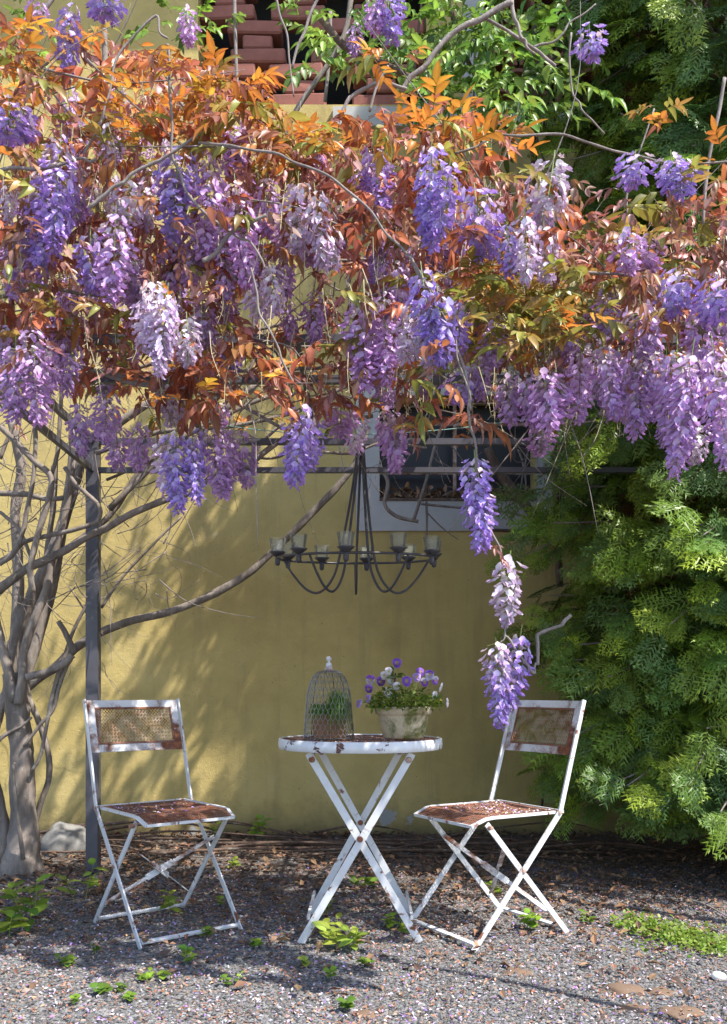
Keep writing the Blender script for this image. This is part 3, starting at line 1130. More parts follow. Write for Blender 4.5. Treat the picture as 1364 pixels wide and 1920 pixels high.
KNOWN = '''75 -10 70 m 2.9|135 0 150 b 2.8|200 -30 40 b 2.8|18 190 268 b 2.6|45 205 262 b 2.65|115 245 480 b 2.6|95 300 520 b 2.65|70 340 520 m 2.7
210 215 312 p 2.7|335 270 450 b 2.65|322 300 400 m 2.7|170 430 545 b 2.65|218 395 570 m 2.6|245 345 420 p 2.65|395 270 480 m 2.7|440 330 540 m 2.7|415 400 560 m 2.75
560 330 480 p 2.65|590 350 505 p 2.6|620 420 505 p 2.65|700 270 400 b 2.75|690 300 390 m 2.8|810 260 440 b 2.5|845 300 460 b 2.48|800 330 480 b 2.55|890 350 490 b 2.65
1040 290 430 p 2.65|985 400 530 p 2.55|1020 420 530 p 2.6|950 420 525 b 2.6|1192 285 350 b 2.7|1258 285 350 b 2.55|1278 300 372 b 2.55|725 -30 85 b 3.2|705 -20 70 m 3.2|668 40 112 m 3.2|1105 48 110 b 3.4|350 10 85 m 3.1
1180 430 520 m 2.7|1215 440 510 m 2.75|1268 500 590 b 2.6|1345 520 605 b 2.55|1330 540 600 b 2.6|285 520 680 p 2.5|315 540 705 p 2.47|270 560 660 p 2.55|350 590 690 p 2.55
60 600 800 m 2.6|30 640 790 m 2.6|90 650 760 m 2.7|10 600 740 m 2.7|130 600 740 m 2.75|100 560 680 m 2.8|150 750 850 m 2.9|200 735 830 m 3.0|220 790 880 m 3.2|265 790 880 m 3.1
330 800 965 b 2.65|310 810 930 p 2.7|360 810 945 b 2.65|395 790 935 m 2.75|430 790 930 m 2.8|455 800 910 m 2.85|375 800 900 b 2.75|570 755 915 b 2.6|580 780 880 b 2.62
540 560 640 m 2.9|590 540 640 m 2.85|740 770 882 m 2.7|725 760 850 m 2.75|680 550 730 m 2.65|720 540 730 m 2.65|700 580 720 p 2.7|790 500 680 b 2.6|820 540 680 b 2.58|800 560 690 p 2.65|640 750 820 m 3.0|665 760 850 p 3.1
900 660 750 m 2.9|870 690 760 b 2.9|985 690 800 m 2.75|1020 690 810 m 2.7|950 700 800 m 2.8|1040 700 790 m 2.75|1015 790 855 m 2.7|1090 640 790 m 2.75|1130 640 790 m 2.7|1190 650 822 m 2.7|1160 660 780 m 2.8|1110 620 740 p 2.8
1270 640 870 m 2.55|1300 650 895 m 2.5|1335 640 880 m 2.5|1250 660 830 m 2.6|1360 640 840 m 2.6|1225 650 760 m 2.7|1375 560 780 m 2.6|1310 560 720 m 2.65|1200 560 680 m 2.7
890 850 960 b 2.32|895 890 1037 b 2.33|957 1040 1172 p 2.34|930 1200 1300 p 2.35|933 1225 1370 b 2.34|978 1180 1338 b 2.38
510 490 590 p 2.7|480 520 600 p 2.75|530 470 560 m 2.8|460 390 520 m 2.8|370 420 540 m 2.8|500 330 450 m 2.8|640 380 480 m 2.85|150 300 420 m 2.8|30 430 560 m 2.75|250 480 580 m 2.8|740 480 600 m 2.8|770 570 680 p 2.7|860 560 660 b 2.75
380 560 660 m 2.85|420 540 620 m 2.9|330 440 540 m 2.8|600 230 330 m 2.9|440 220 330 m 2.9|280 330 430 p 2.75|20 330 420 p 2.75|930 600 690 m 2.9|1060 580 680 m 2.85|1140 540 640 m 2.8'''
for part in KNOWN.replace('\n', '|').split('|'):
    x, y0, y1, tone, d = part.split()
    x, y0, y1, d = float(x), float(y0), float(y1), float(d)
    if y0 < 760:
        d -= .34 if x > 740 else .14
    L = (y1 - y0) / FPX * d
    put_raceme(at(x, y0, d), L, tone, 1.0 + random.uniform(-.05, .2) + (.25 if L < .12 else 0))

n = 0
while n < 165:
    x = random.uniform(-20, 1390)
    u, l = pl(UP, x), pl(LO, x)
    L = random.uniform(.10, .26)
    d = random.uniform(2.8, 4.0)
    y0 = random.uniform(u + 110, l - L * FPX / d)
    if 440 < x < 660 and y0 > 470:
        continue
    put_raceme(at(x, y0, d), L, random.choice('mmmbp'), random.uniform(.9, 1.2))
    n += 1

# leaves --------------------------------------------------------
ORANGE, RUST, PINK, BRONZE, OLIVE = (.52, .23, .03), (.30, .12, .06), (.40, .20, .17), (.32, .20, .045), (.24, .24, .04)
LV = []
SETS = {'o': [], 'r': [], 'g': [], 'c': []}
for key, c1, c2, hang, dr in (('o', ORANGE, (.64, .34, .04), .15, .3), ('o', ORANGE, RUST, .5, .5), ('o', (.55, .24, .03), ORANGE, -.35, .1),
                              ('r', RUST, PINK, .95, .9), ('r', RUST, PINK, 1.2, .8), ('r', PINK, RUST, .8, .9),
                              ('g', BRONZE, OLIVE, .15, .3), ('g', OLIVE, BRONZE, .5, .4),
                              ('c', RUST, (.46, .17, .035), .5, .5), ('c', (.40, .14, .05), RUST, .8, .6)):
    for s in range(4):
        SETS[key].append(len(LV))
        big = random.uniform(.85, 1.1)
        LV.append(compound(c1, c2, random.choice((3, 3, 4)), .095 * big, .058 * big * {'g': 1.2, 'c': 1.15, 'o': 1.0, 'r': .82}[key], dr, hang, .20))


def tone_at(x, y):
    if 840 < x < 1120 and 500 < y < 650:
        return random.choice('gggo')
    if 330 < x < 620 and 640 < y < 790:
        return random.choice('cccro')
    if 560 < x < 850 and 650 < y < 830:
        return random.choice('ccrrg')
    if y < 300:
        return random.choice('ooorrcg')
    return random.choice('rrrrrccg')


CL = [(60, 120, 60, 9), (20, 90, 40, 5), (30, 280, 50, 7), (60, 500, 60, 8), (140, 440, 50, 6), (425, 165, 60, 20), (330, 150, 90, 18), (300, 110, 60, 8), (480, 165, 25, 5), (570, 285, 60, 20), (660, 255, 70, 18), (850, 255, 75, 26), (800, 235, 40, 8), (890, 310, 80, 16), (735, 215, 50, 5), (120, 190, 110, 20), (40, 170, 60, 8), (230, 190, 70, 12),
      (80, 590, 100, 24), (40, 540, 70, 10), (210, 610, 40, 4), (440, 690, 100, 26), (400, 720, 80, 14), (520, 720, 50, 8), (560, 715, 50, 7), (640, 700, 60, 12), (760, 700, 80, 16), (780, 780, 40, 6), (640, 570, 60, 9), (670, 400, 70, 12), (960, 570, 100, 30), (1050, 580, 90, 20), (880, 560, 60, 12), (1100, 590, 40, 6), (1010, 630, 60, 10),
      (1130, 470, 80, 14), (1200, 560, 90, 18), (1240, 590, 60, 8), (1310, 380, 80, 16), (1350, 460, 60, 10), (1350, 290, 25, 3), (1230, 220, 30, 5), (1180, 380, 40, 5), (470, 260, 80, 14), (400, 200, 80, 14), (1010, 360, 60, 9), (900, 420, 60, 9), (760, 420, 60, 8), (560, 300, 80, 12), (200, 280, 80, 12), (80, 430, 90, 14), (300, 470, 80, 12), (30, 340, 60, 8), (420, 500, 60, 8), (820, 640, 40, 5), (1290, 470, 60, 9), (880, 775, 28, 5), (930, 1030, 14, 3), (730, 110, 30, 5), (770, 330, 25, 4), (330, 400, 60, 7), (520, 430, 60, 7), (1060, 450, 60, 9)]
items = []


def add_leaf(x, y, d, key, score, flat=.5):
    p = at(x, y, d)
    ang = random.uniform(0, 6.28)
    ax = Vector((math.cos(ang), math.sin(ang) * .8 - .35, random.uniform(-.25, .55)))
    s = random.uniform(.65, 1.1) * d / 2.75
    if y > 1000:
        key, s = 'r', s * .6
    items.append((random.choice(SETS[key]), mtx(p, ax, Vector((0, -.35, 1)) + rvec() * .5, s), score))


for (x, y, r, n) in CL:
    for k in range(n):
        ang, q = random.uniform(0, 6.28), r * math.sqrt(random.random())
        xx, yy = x + math.cos(ang) * q, y + math.sin(ang) * q * .75
        d = random.uniform(2.16, 2.7) if x > 740 and y > 330 else random.uniform(2.38, 2.85)
        if y > 800:
            d = 2.32
        add_leaf(xx, yy, d, tone_at(xx, yy), 1 / d + 1)
n = 0
while n < 1250:
    x = random.uniform(-30, 1400)
    u, l = pl(UP, x), pl(LO, x)
    y = random.uniform(u, l - 110)
    if 440 < x < 660 and y > 480 and random.random() < .8:
        continue
    d = random.uniform(2.5, 3.5)
    add_leaf(x, y, d, tone_at(x, y), 1 / d)
    n += 1
for i in range(330):                                   # over the pergola roof, behind the front row
    x, y = random.uniform(-1.75, 1.5), random.uniform(3.2, 4.5)
    z = random.uniform(2.15, 2.75)
    m = mtx(Vector((x, y, z)), Vector((random.uniform(-1, 1), random.uniform(-1, 1), random.uniform(-.2, .3))), Vector((0, 0, 1)) + rvec() * .4, random.uniform(.8, 1.2))
    items.append((random.choice(SETS[random.choice('rog')]), m, 0))
place_many(wis, 'leaf', 'foliage', LV, M['copper'], items)

# ================================================================== green climber on the upper wall
cl = thing('climber', 'green leafed climber with toothed bright leaves against the brick lattice', 'climber', (2.1, 5.45, 0))
GL = []
for s in range(8):
    c1, c2 = random.choice([((.13, .23, .03), (.17, .28, .04)), ((.19, .32, .04), (.25, .38, .05)), ((.09, .16, .03), (.13, .22, .03))])
    GL.append(compound(c1, c2, random.choice((3, 3, 4)), .16, .075, .4, random.uniform(.1, .8), .23, 5))
items = []
for (x, y, r, n, d0, d1) in ((880, 110, 110, 46, 3.9, 4.8), (960, 60, 120, 34, 4.0, 4.9), (900, 190, 90, 26, 3.9, 4.6), (1010, 170, 80, 24, 4.0, 4.8), (720, 60, 100, 26, 4.2, 5.2), (620, 70, 50, 8, 4.9, 5.4), (560, 20, 40, 5, 5.0, 5.4), (390, 40, 40, 8, 5.1, 5.5), (660, 120, 60, 9, 4.8, 5.4), (1060, 60, 80, 20, 4.4, 5), (970, 230, 60, 10, 4.3, 5), (40, 130, 60, 9, 5.2, 5.5), (330, 40, 50, 8, 5.2, 5.5), (780, 0, 120, 30, 4.3, 5.2), (930, 0, 120, 40, 4.3, 5.2), (900, 130, 130, 40, 3.9, 4.8), (590, 130, 26, 3, 4.2, 4.6), (820, 190, 60, 10, 4.0, 4.6), (60, 20, 60, 8, 5.2, 5.5), (160, 170, 40, 6, 5.0, 5.4)):
    for k in range(n):
        ang, q = random.uniform(0, 6.28), r * math.sqrt(random.random())
        d = random.uniform(d0, d1)
        p = at(x + math.cos(ang) * q, y + math.sin(ang) * q * .8, d)
        ax = Vector((random.uniform(-1, 1), -random.uniform(0, .8), random.uniform(-.6, .5)))
        items.append((random.randrange(len(GL)), mtx(p, ax, Vector((0, -.5, 1)) + rvec() * .5, random.uniform(.7, 1.1)), 1 / d))
place_many(cl, 'leaf', 'foliage', GL, M['green'], items, 300)
for (x0, x1) in ((1.95, .35), (2.1, .7), (2.25, 1.05)):
    a = Acc()
    a.add(*tube([Vector((x0, 5.5, 0)), Vector((x0 + .06, 5.5, 1.0)), Vector((x0 - .03, 5.48, 2.4)), Vector((x1 + (x0 - x1) * .5, 5.46, 3.4)), Vector((x1, 5.45, 4.3)), Vector((x1 + .1, 5.4, 5.8))], .010, .006, 6, 8, .2))
    obj('vine_stem', a.mesh('vine_stem', M['brown'], True), cl)

# ================================================================== conifer
con = thing('conifer', 'dense green conifer with flat fern like sprays beside the chair', 'conifer', (2.05, 4.70, 0))
CXc, CYc = 2.05, 4.70
a = Acc()
a.add(*tube([Vector((CXc, CYc, -.05)), Vector((CXc, CYc, 1.5)), Vector((CXc - .05, CYc, 3.5)), Vector((CXc, CYc, 8.3))], .09, .02, 10, 6, .2))
obj('trunk', a.mesh('trunk', M['brown'], True), con)
GRN = [((.10, .19, .033), (.31, .47, .045)), ((.13, .23, .033), (.39, .54, .05)), ((.09, .18, .047), (.23, .39, .065)), ((.15, .26, .038), (.46, .59, .06)), ((.075, .16, .05), (.18, .32, .075))]
random.seed(23)
SV = [conifer_spray(random.uniform(.17, .25), g) for g in GRN for _ in range(2)]
BRN = [conifer_spray(random.uniform(.15, .22), ((.14, .07, .03), (.24, .12, .05))) for _ in range(2)]
SVALL = SV + BRN


def rad_c(z, ang):
    P = [(0, 1.0), (.5, 1.08), (1.2, 1.14), (2.2, 1.14), (3.4, 1.06), (4.6, .95), (6.0, .8), (7.4, .45), (8.4, .1)]
    return pl(P, z) * (1 + .10 * noise.noise(Vector((math.cos(ang) * 1.7, math.sin(ang) * 1.7, z * 1.5))))


items = []
br = Acc()
nb = 0
while nb < 760:
    z = (random.uniform(.08, 4.7) if random.random() < .9 else random.uniform(.08, .6)) if random.random() < .82 else random.uniform(4.7, 8.2)
    ang = random.uniform(0, 2 * PI)
    if math.sin(ang) > .45 and z < 4.7 and random.random() < .8:
        continue
    rr = rad_c(z, ang) * random.uniform(.62, 1.06)
    ex, ey = CXc + math.cos(ang) * rr, CYc + math.sin(ang) * rr
    zlow = .46 if math.cos(ang) < -.6 else (.27 if math.cos(ang) < -.38 else .07)
    if ey > WY - .12 or z < zlow:
        continue
    nb += 1
    out = Vector((math.cos(ang), math.sin(ang), 0))
    side = Vector((-out.y, out.x, 0))
    z0 = max(.1, z - random.uniform(.15, .45))
    s0 = Vector((CXc, CYc, z0)) + out * .04
    s1 = Vector((CXc, CYc, z)) + out * rr * .55
    s2 = Vector((ex, ey, z - random.uniform(-.05, .22)))
    pts = spline([s0, s1, s2], 6)
    if random.random() < .6:
        br.add(*tube([s0, s1, s2], .011, .003, 5, 4, .1))
    ns = 12
    for k in range(ns):
        t = .30 + .70 * (k / (ns - 1)) ** .8
        f = t * (len(pts) - 1)
        j = min(int(f), len(pts) - 2)
        p = pts[j].lerp(pts[j + 1], f - j) + rvec() * .05
        sg = random.uniform(-1.1, 1.1) if k < ns - 1 else 0
        ax = out * random.uniform(.5, 1) + side * sg + Vector((0, 0, random.uniform(-1.1, .25)))
        nrm = Vector((0, 0, 1)) * random.uniform(.1, .9) + out * random.uniform(.2, 1.1) + Vector((.25, -.45, 0)) + rvec() * .4
        v = random.randrange(len(SV))
        if t < .55 and random.random() < .22:
            v = len(SV) + random.randrange(2)
        if p.y > WY - .10:
            continue
        qx = CX + FPX * p.x / p.y
        qy = HZ - FPX * (p.z - EYE) / p.y
        inside = -40 < qx < 1400 and -40 < qy < 1960
        d2 = (Vector((p.x, p.y)) - Vector((CXc, CYc))).length
        items.append((v, mtx(p, ax, nrm, random.uniform(.7, 1.15)), (d2 / p.y if inside else -1)))
obj('branch', br.mesh('branch', M['twig'], True), con)
for i in range(900):                                   # older inner sprays, many of them dead
    z = random.uniform(.35, 5.5)
    ang = random.uniform(PI * .6, PI * 2.2)
    r = rad_c(z, ang) * random.uniform(.25, .72)
    p = Vector((CXc + math.cos(ang) * r, CYc + math.sin(ang) * r, z))
    if p.y > WY - .1:
        continue
    v = len(SV) + random.randrange(2) if random.random() < .35 else random.randrange(len(SV))
    items.append((v, mtx(p, rvec() + Vector((0, 0, -.3)), rvec(), random.uniform(.9, 1.4)), -2))
place_many(con, 'spray', 'foliage', SVALL, M['needle'], items)

random.seed(31)
# ================================================================== folding chairs
def diamond(fn, nu, nv, r, keep=None):
    """Expanded metal: zigzag strands over the patch fn(u, v)."""
    a = Acc()
    for j in range(nv):
        for i in range(nu):
            c = [((i + .5) / nu, j / nv), ((i + 1) / nu, (j + .5) / nv), ((i + .5) / nu, (j + 1) / nv), (i / nu, (j + .5) / nv)]
            for k in range(4):
                p, q = fn(*c[k]), fn(*c[(k + 1) % 4])
                if keep and not (keep(p) and keep(q)):
                    continue
                a.add(*prism(p, q, r))
    return a


def chair_parts():
    """(name, mesh) list in local coordinates: the seat faces -y, feet on z = 0."""
    out = []
    w = .195
    X = Vector((1, 0, 0))
    Yv = Vector((0, 1, 0))
    knee, top, foot = Vector((0, .165, .452)), Vector((0, .285, .865)), Vector((0, -.235, 0))
    mid = knee.lerp(top, .42)
    for s in (-1, 1):
        o = X * (s * (w + .006))
        a = Acc()
        a.add(*bar(foot + o, knee + o, .021, .006, Yv))
        a.add(*bar(knee + o, mid + o, .019, .0065, Yv))
        a.add(*bar(mid + o, top + o, .018, .007, Yv))
        out.append(('upright', a.mesh('upright', M['white'])))
    f1, f2 = Vector((0, -.165, .432)), Vector((0, .215, 0))
    for s in (-1, 1):
        o = X * (s * (w - .008))
        a = Acc()
        a.add(*bar(f1 + o, f2 + o, .020, .006, Yv))
        out.append(('leg', a.mesh('leg', M['white'])))
    # rivets where the legs cross and at the seat
    cr = Vector((0, -.010, .255))
    for s in (-1, 1):
        for q in (cr, f1 + Vector((0, 0.006, -.012)), knee + Vector((0, -.004, 0))):
            V, F = lathe([(0, .005), (.007, .004), (.008, 0), (.008, -.012), (0, -.012)], 8)
            V = V[:, [2, 1, 0]] * np.array([s, 1, 1])
            a = Acc()
            a.add(V + np.array([s * (w + .010), q.y, q.z]), F)
            out.append(('rivet', a.mesh('rivet', M['rust'])))
    # stretchers between the feet
    for y, z, ww in ((-.225, .022, w), (.200, .020, w - .008)):
        a = Acc()
        a.add(*bar(Vector((-ww, y, z)), Vector((ww, y, z)), .014, .008, Vector((0, 1, .4))))
        out.append(('stretcher', a.mesh('stretcher', M['white'])))
    # two flat braces crossed between the rear-footed legs
    lp = lambda t, s: f1.lerp(f2, t) + X * (s * (w - .020))
    for s in (-1, 1):
        a = Acc()
        p, q = lp(.22, s) + Vector((0, .006 * s, 0)), lp(.80, -s) + Vector((0, .006 * s, 0))
        m1, m2 = p.lerp(q, .38), p.lerp(q, .62)
        n = Vector((0, .75, .65))
        a.add(*bar(p, m1, .020, .004, X * s + Vector((0, 0, .8)))).add(*bar(m1, m2, .024, .004, Vector((0, .2, 1)))).add(*bar(m2, q, .020, .004, X * s + Vector((0, 0, .8))))
        out.append(('brace', a.mesh('brace', M['white_rusty'])))
    # back rest: flat frame, rusty expanded metal inside
    bt, bb = knee.lerp(top, .99), knee.lerp(top, .50)
    dirv = (bt - bb).normalized()
    curve = lambda u: -.018 * (1 - (2 * u - 1) ** 2) * -1
    def bk(u, v):
        p = bb.lerp(bt, v) + X * ((u - .5) * 2 * (w - .002))
        p.y += curve(u)
        return p
    a = Acc()
    n = 8
    for v0, v1 in ((.0, .15), (.86, 1.0)):
        for i in range(n):
            p, q = bk(i / n, (v0 + v1) / 2), bk((i + 1) / n, (v0 + v1) / 2)
            a.add(*bar(p, q, (bt - bb).length * (v1 - v0), .005, dirv))
    out.append(('back_rail', a.mesh('back_rail', M['white_rusty'])))
    for u0, u1 in ((0.0, .075), (.925, 1.0)):
        a = Acc()
        a.add(*bar(bk((u0 + u1) / 2, .15) + Vector((0, -.001, 0)), bk((u0 + u1) / 2, .86) + Vector((0, -.001, 0)), (u1 - u0) * 2 * w, .0045, X))
        out.append(('back_stile', a.mesh('back_stile', M['white_rusty'])))
    a = Acc()
    for v in (.165, .845):
        for i in range(n):
            u0, u1 = .08 + .84 * i / n, .08 + .84 * (i + 1) / n
            a.add(*bar(bk(u0, v) + Vector((0, -.004, 0)), bk(u1, v) + Vector((0, -.004, 0)), .008, .004, dirv))
    for u in (.085, .915):
        a.add(*bar(bk(u, .16) + Vector((0, -.004, 0)), bk(u, .85) + Vector((0, -.004, 0)), .006, .004, X))
    out.append(('back_bead', a.mesh('back_bead', M['rust_dark'])))
    d = diamond(lambda u, v: bk(.08 + .84 * u, .155 + .70 * v) , 24, 10, .0016)
    out.append(('back_mesh', d.mesh('back_mesh', M['rust'])))
    # seat: pan of expanded metal with rolled edge and a front lip bent down
    def st(u, v):
        x = (u - .5) * 2 * (w - .012)
        y = .195 - v * .42
        z = .452 - .012 * math.sin(PI * u) * math.sin(PI * min(1, v * 1.1))
        if v > .84:
            k = (v - .84) / .16
            z -= .026 * k
            x *= 1 - .05 * k
        return Vector((x, y, z))
    a = Acc()
    n = 14
    for u in (0, 1):
        for i in range(n):
            a.add(*bar(st(u, i / n), st(u, (i + 1) / n), .010, .012, Vector((0, 0, 1))))
    for v in (0, 1):
        for i in range(n):
            a.add(*bar(st(i / n, v), st((i + 1) / n, v), .010, .007, Vector((0, 0, 1))))
    out.append(('seat_rim', a.mesh('seat_rim', M['white'])))
    d = diamond(lambda u, v: st(u, v), 34, 30, .0021)
    out.append(('seat_mesh', d.mesh('seat_mesh', M['rust_dark'])))
    return out


cp = chair_parts()
seat_pts = []


def place_chair(loc, fwd, label):
    rz = math.atan2(fwd[0], -fwd[1])
    t = thing('folding_chair', label, 'chair', loc, 'white folding chairs at the small table', rz)
    for nm, me in cp:
        child(nm, me, t)
    return t


ch1 = place_chair((-.762, 3.411, 0), (.62, -.78), 'rusty white folding metal chair in front of the dark iron post')
ch2 = place_chair((.478, 3.374, 0), (-.86, -.51), 'rusty white folding metal chair with a wisteria raceme hanging over its back')


# ================================================================== table
TB = Vector((-.012, 3.39, 0))
tab = thing('bistro_table', 'small round white metal folding table with rusty mesh top', 'table', TB)
TR, TZ = .308, .722
V, F = lathe([(TR - .004, TZ - .040), (TR, TZ - .038), (TR + .002, TZ - .022), (TR, TZ - .002), (TR - .004, TZ), (TR - .012, TZ - .002), (TR - .010, TZ - .036), (TR - .004, TZ - .040)], 64)
a = Acc(); a.add(V, F)
child('rim', a.mesh('rim', M['white_chip'], True), tab)
a = Acc()
V, F = lathe([(TR - .040, TZ - .010), (TR - .011, TZ - .004), (TR - .011, TZ - .007), (TR - .040, TZ - .013)], 64)
a.add(V, F)
child('edge_ring', a.mesh('edge_ring', M['rust_dark'], True), tab)
d = diamond(lambda u, v: Vector(((u - .5) * 2 * TR, (v - .5) * 2 * TR, TZ - .011)), 46, 30, .0024, lambda p: math.hypot(p.x, p.y) < TR - .030)
child('top_mesh', d.mesh('top_mesh', M['rust']), tab)
for y, sgn in ((-.20, 1), (.20, -1)):
    for s in (-1, 1):
        off = .010 * s * sgn
        p = Vector((-.185 * s * (1 if y < 0 else .92), y + off, TZ - .046))
        q = Vector((.213 * s * (1 if y < 0 else .95), y + off, 0))
        a = Acc()
        a.add(*bar(p, q, .0265, .008, Vector((1, 0, 0))))
        lg = child('leg', a.mesh('leg', M['white']), tab)
        V, F = lathe([(0, .007), (.010, .006), (.012, 0), (.012, -.014), (0, -.014)], 10)
        V = V[:, [0, 2, 1]] * np.array([1, -1, 1])
        b = Acc()
        b.add(V + np.array([p.x + .012 * s, p.y - .004, p.z - .022]), F)
        child('bolt', b.mesh('bolt', M['rust']), lg)
    V, F = lathe([(0, .007), (.009, .006), (.011, 0), (.011, -.03), (0, -.03)], 10)
    V = V[:, [0, 2, 1]] * np.array([1, -1, 1])
    b = Acc()
    b.add(V + np.array([0, y - .018, .372]), F)
    child('pivot', b.mesh('pivot', M['rust_dark']), tab)
for z, t in ((TZ - .060, .97), (.09, .14)):
    for s in (-1, 1):
        x = (.185 * .95 if z > .5 else .185) * s
        a = Acc()
        a.add(*bar(Vector((x, -.20, z)), Vector((x, .20, z)), .014, .010, Vector((0, 0, 1))))
        child('cross_bar', a.mesh('cross_bar', M['white']), tab)

# ------------------------------------------------------------------ pansies in a pot
pc = at(757, 1385, 3.36)
pot = thing('potted_pansies', 'mossy terracotta pot of purple and white pansies standing on the table', 'potted plant', (pc.x, 3.36, TZ + .001))
hpt = .118
V, F = lathe([(.0, 0), (.074, 0), (.078, .004), (.083, .03), (.094, hpt - .035), (.097, hpt - .030), (.105, hpt - .028), (.108, hpt - .003), (.106, hpt), (.098, hpt), (.094, hpt - .02), (0, hpt - .02)], 40)
a = Acc(); a.add(V, F)
child('pot', a.mesh('pot', M['pot'], True), pot)
V, F = lathe([(.093, hpt - .018), (.05, hpt - .010), (0, hpt - .008)], 20)
a = Acc(); a.add(V, F)
child('soil', a.mesh('soil', M['soil']), pot)
lf = Acc()
for i in range(950):
    ang, r = random.uniform(0, 6.28), .14 * math.sqrt(random.random())
    z = hpt + random.uniform(-.02, .085) * (1.15 - r / .17)
    V, F = leaflet(random.uniform(.012, .024), random.uniform(.004, .008), .2, .3, 3)
    c = jit(random.choice([(.10, .19, .025), (.15, .26, .03), (.07, .13, .02), (.20, .28, .05)]), .25)
    d = Vector((math.cos(ang) * .8, math.sin(ang) * .8, random.uniform(-.3, 1))) + rvec() * .6
    lf.add(*xf((V, F, np.tile(c, (len(V), 1))), mtx((math.cos(ang) * r, math.sin(ang) * r, z), d, Vector((0, 0, 1)) + rvec() * .6)))
tag(child('foliage', lf.mesh('foliage', M['weed'], True), pot), kind='stuff')
PUR, WHI, LIL, DPK = (.30, .12, .62), (.72, .70, .78), (.52, .40, .72), (.16, .06, .40)


def pansy(top, low, eye):
    a = Acc()
    for ang, l, w, c in ((2.2, .017, .0095, top), (.94, .017, .0095, top), (3.4, .014, .008, low), (-.26, .014, .008, low), (-1.57, .016, .011, low)):
        V, F = [], []
        d = Vector((0, math.cos(ang), math.sin(ang)))
        s = Vector((0, -math.sin(ang), math.cos(ang)))
        ring = [(0, 0), (.45, .75), (.8, 1), (1.0, .5), (1.04, 0), (1.0, -.5), (.8, -1), (.45, -.75)]
        x0 = random.uniform(.0, .003)
        V = [d * (u * l) + s * (v * w) + Vector((x0 - .004 * u * u, 0, 0)) for u, v in ring] + [d * (l * .6) + Vector((x0 + .001, 0, 0))]
        F = [[8, k, (k + 1) % 8] for k in range(8)]
        C = np.array([jit(c, .1) for _ in range(9)])
        C[0] = (.55, .38, .03)
        C[[1, 7, 8]] = C[[1, 7, 8]] * .4 + np.array(eye) * .6
        a.add(np.array([list(v) for v in V]), F, C)
    return a.mesh('flower', M['petal'])


pk = [pansy(PUR, WHI, DPK), pansy(PUR, PUR, DPK), pansy(WHI, WHI, WHI), pansy(LIL, LIL, PUR), pansy(WHI, PUR, DPK)]
stk = Acc()
for (x, y, k, face) in ((695, 1275, 0, -.3), (692, 1292, 1, -.4), (715, 1278, 1, 0), (729, 1259, 2, 0), (721, 1267, 2, -.2), (735, 1276, 2, .1), (744, 1287, 2, .2), (729, 1298, 2, 0), (763, 1277, 1, 0), (782, 1270, 3, .1), (789, 1260, 1, .2), (806, 1265, 0, .1), (797, 1279, 4, .1), (817, 1276, 4, .3), (828, 1289, 2, 1.2), (816, 1304, 2, 1.0), (840, 1318, 2, 1.3), (673, 1319, 3, -.9), (690, 1310, 3, -.6), (745, 1243, 1, .2)):
    p = at(x, y, 3.36 + random.uniform(-.06, .05)) - Vector(pot.location)
    d = Vector((math.sin(face + random.uniform(-.5, .5)), -math.cos(face), random.uniform(-.45, .4)))
    child('flower', pk[k], pot, mtx(p, d, Vector((0, 0, 1)), random.uniform(.95, 1.2)))
    b = Vector((p.x * .5, p.y * .5, hpt))
    stk.add(*tube([b, b.lerp(p, .55) + Vector((0, 0, .015)), p - d * .002], .0011, .0009, 4, 4))
child('flower_stems', stk.mesh('flower_stems', M['stalk']), pot)
lf = Acc()
p0 = at(742, 1262, 3.37) - Vector(pot.location)
for i in range(12):
    ang = random.uniform(0, 6.28)
    V, F = leaflet(random.uniform(.022, .034), .011, .1, .3, 4)
    lf.add(*xf((V, F, np.tile(jit((.13, .20, .05), .3), (len(V), 1))), mtx(p0 + Vector((math.cos(ang) * .006, 0, random.uniform(-.03, .03))), Vector((math.cos(ang), -.5 + math.sin(ang) * .5, random.uniform(-.2, .6))), Vector((0, -.4, 1)) + rvec() * .4)))
child('primrose_leaves', lf.mesh('primrose_leaves', M['weed'], True), pot)
a = Acc()
a.add(*tube([Vector((p0.x + .01, p0.y, hpt - .01)), Vector((p0.x - .004, p0.y, hpt + .05)), p0], .004, .003, 6, 4, .2))
child('woody_stem', a.mesh('woody_stem', M['brown']), pot)

# ------------------------------------------------------------------ wire cloche and the planter under it
cc = at(617, 1381, 3.34)
clo = thing('wire_cloche', 'chicken wire garden cloche with white finial on the table', 'cloche', (cc.x, 3.34, TZ + .001))
prof = lambda t: (.094 - .016 * math.sin(PI * min(1, t / .36)) ** 2 * 0 - .010 * t / .5, .125 * t / .5) if t < .5 else (.014 + .070 * math.cos((t - .5) / .5 * PI / 2) ** .72, .125 + .127 * math.sin((t - .5) / .5 * PI / 2) ** 1.15)
a = Acc()
for i in range(6):
    an = i * PI / 3 + .3
    pts = []
    for k in range(13):
        r, z = prof(k / 12)
        pts.append(Vector((r * math.cos(an), r * math.sin(an), z)))
    a.add(*tube(pts, .0013, None, 5, 2))
for t in (0.0,):
    r, z = prof(t)
    pts = [Vector((r * math.cos(k * PI / 12), r * math.sin(k * PI / 12), z + .0015)) for k in range(25)]
    a.add(*tube(pts, .0016, None, 5, 1))
child('rib_frame', a.mesh('rib_frame', M['iron']), clo)
a = Acc()
NU, NVv = 30, 13
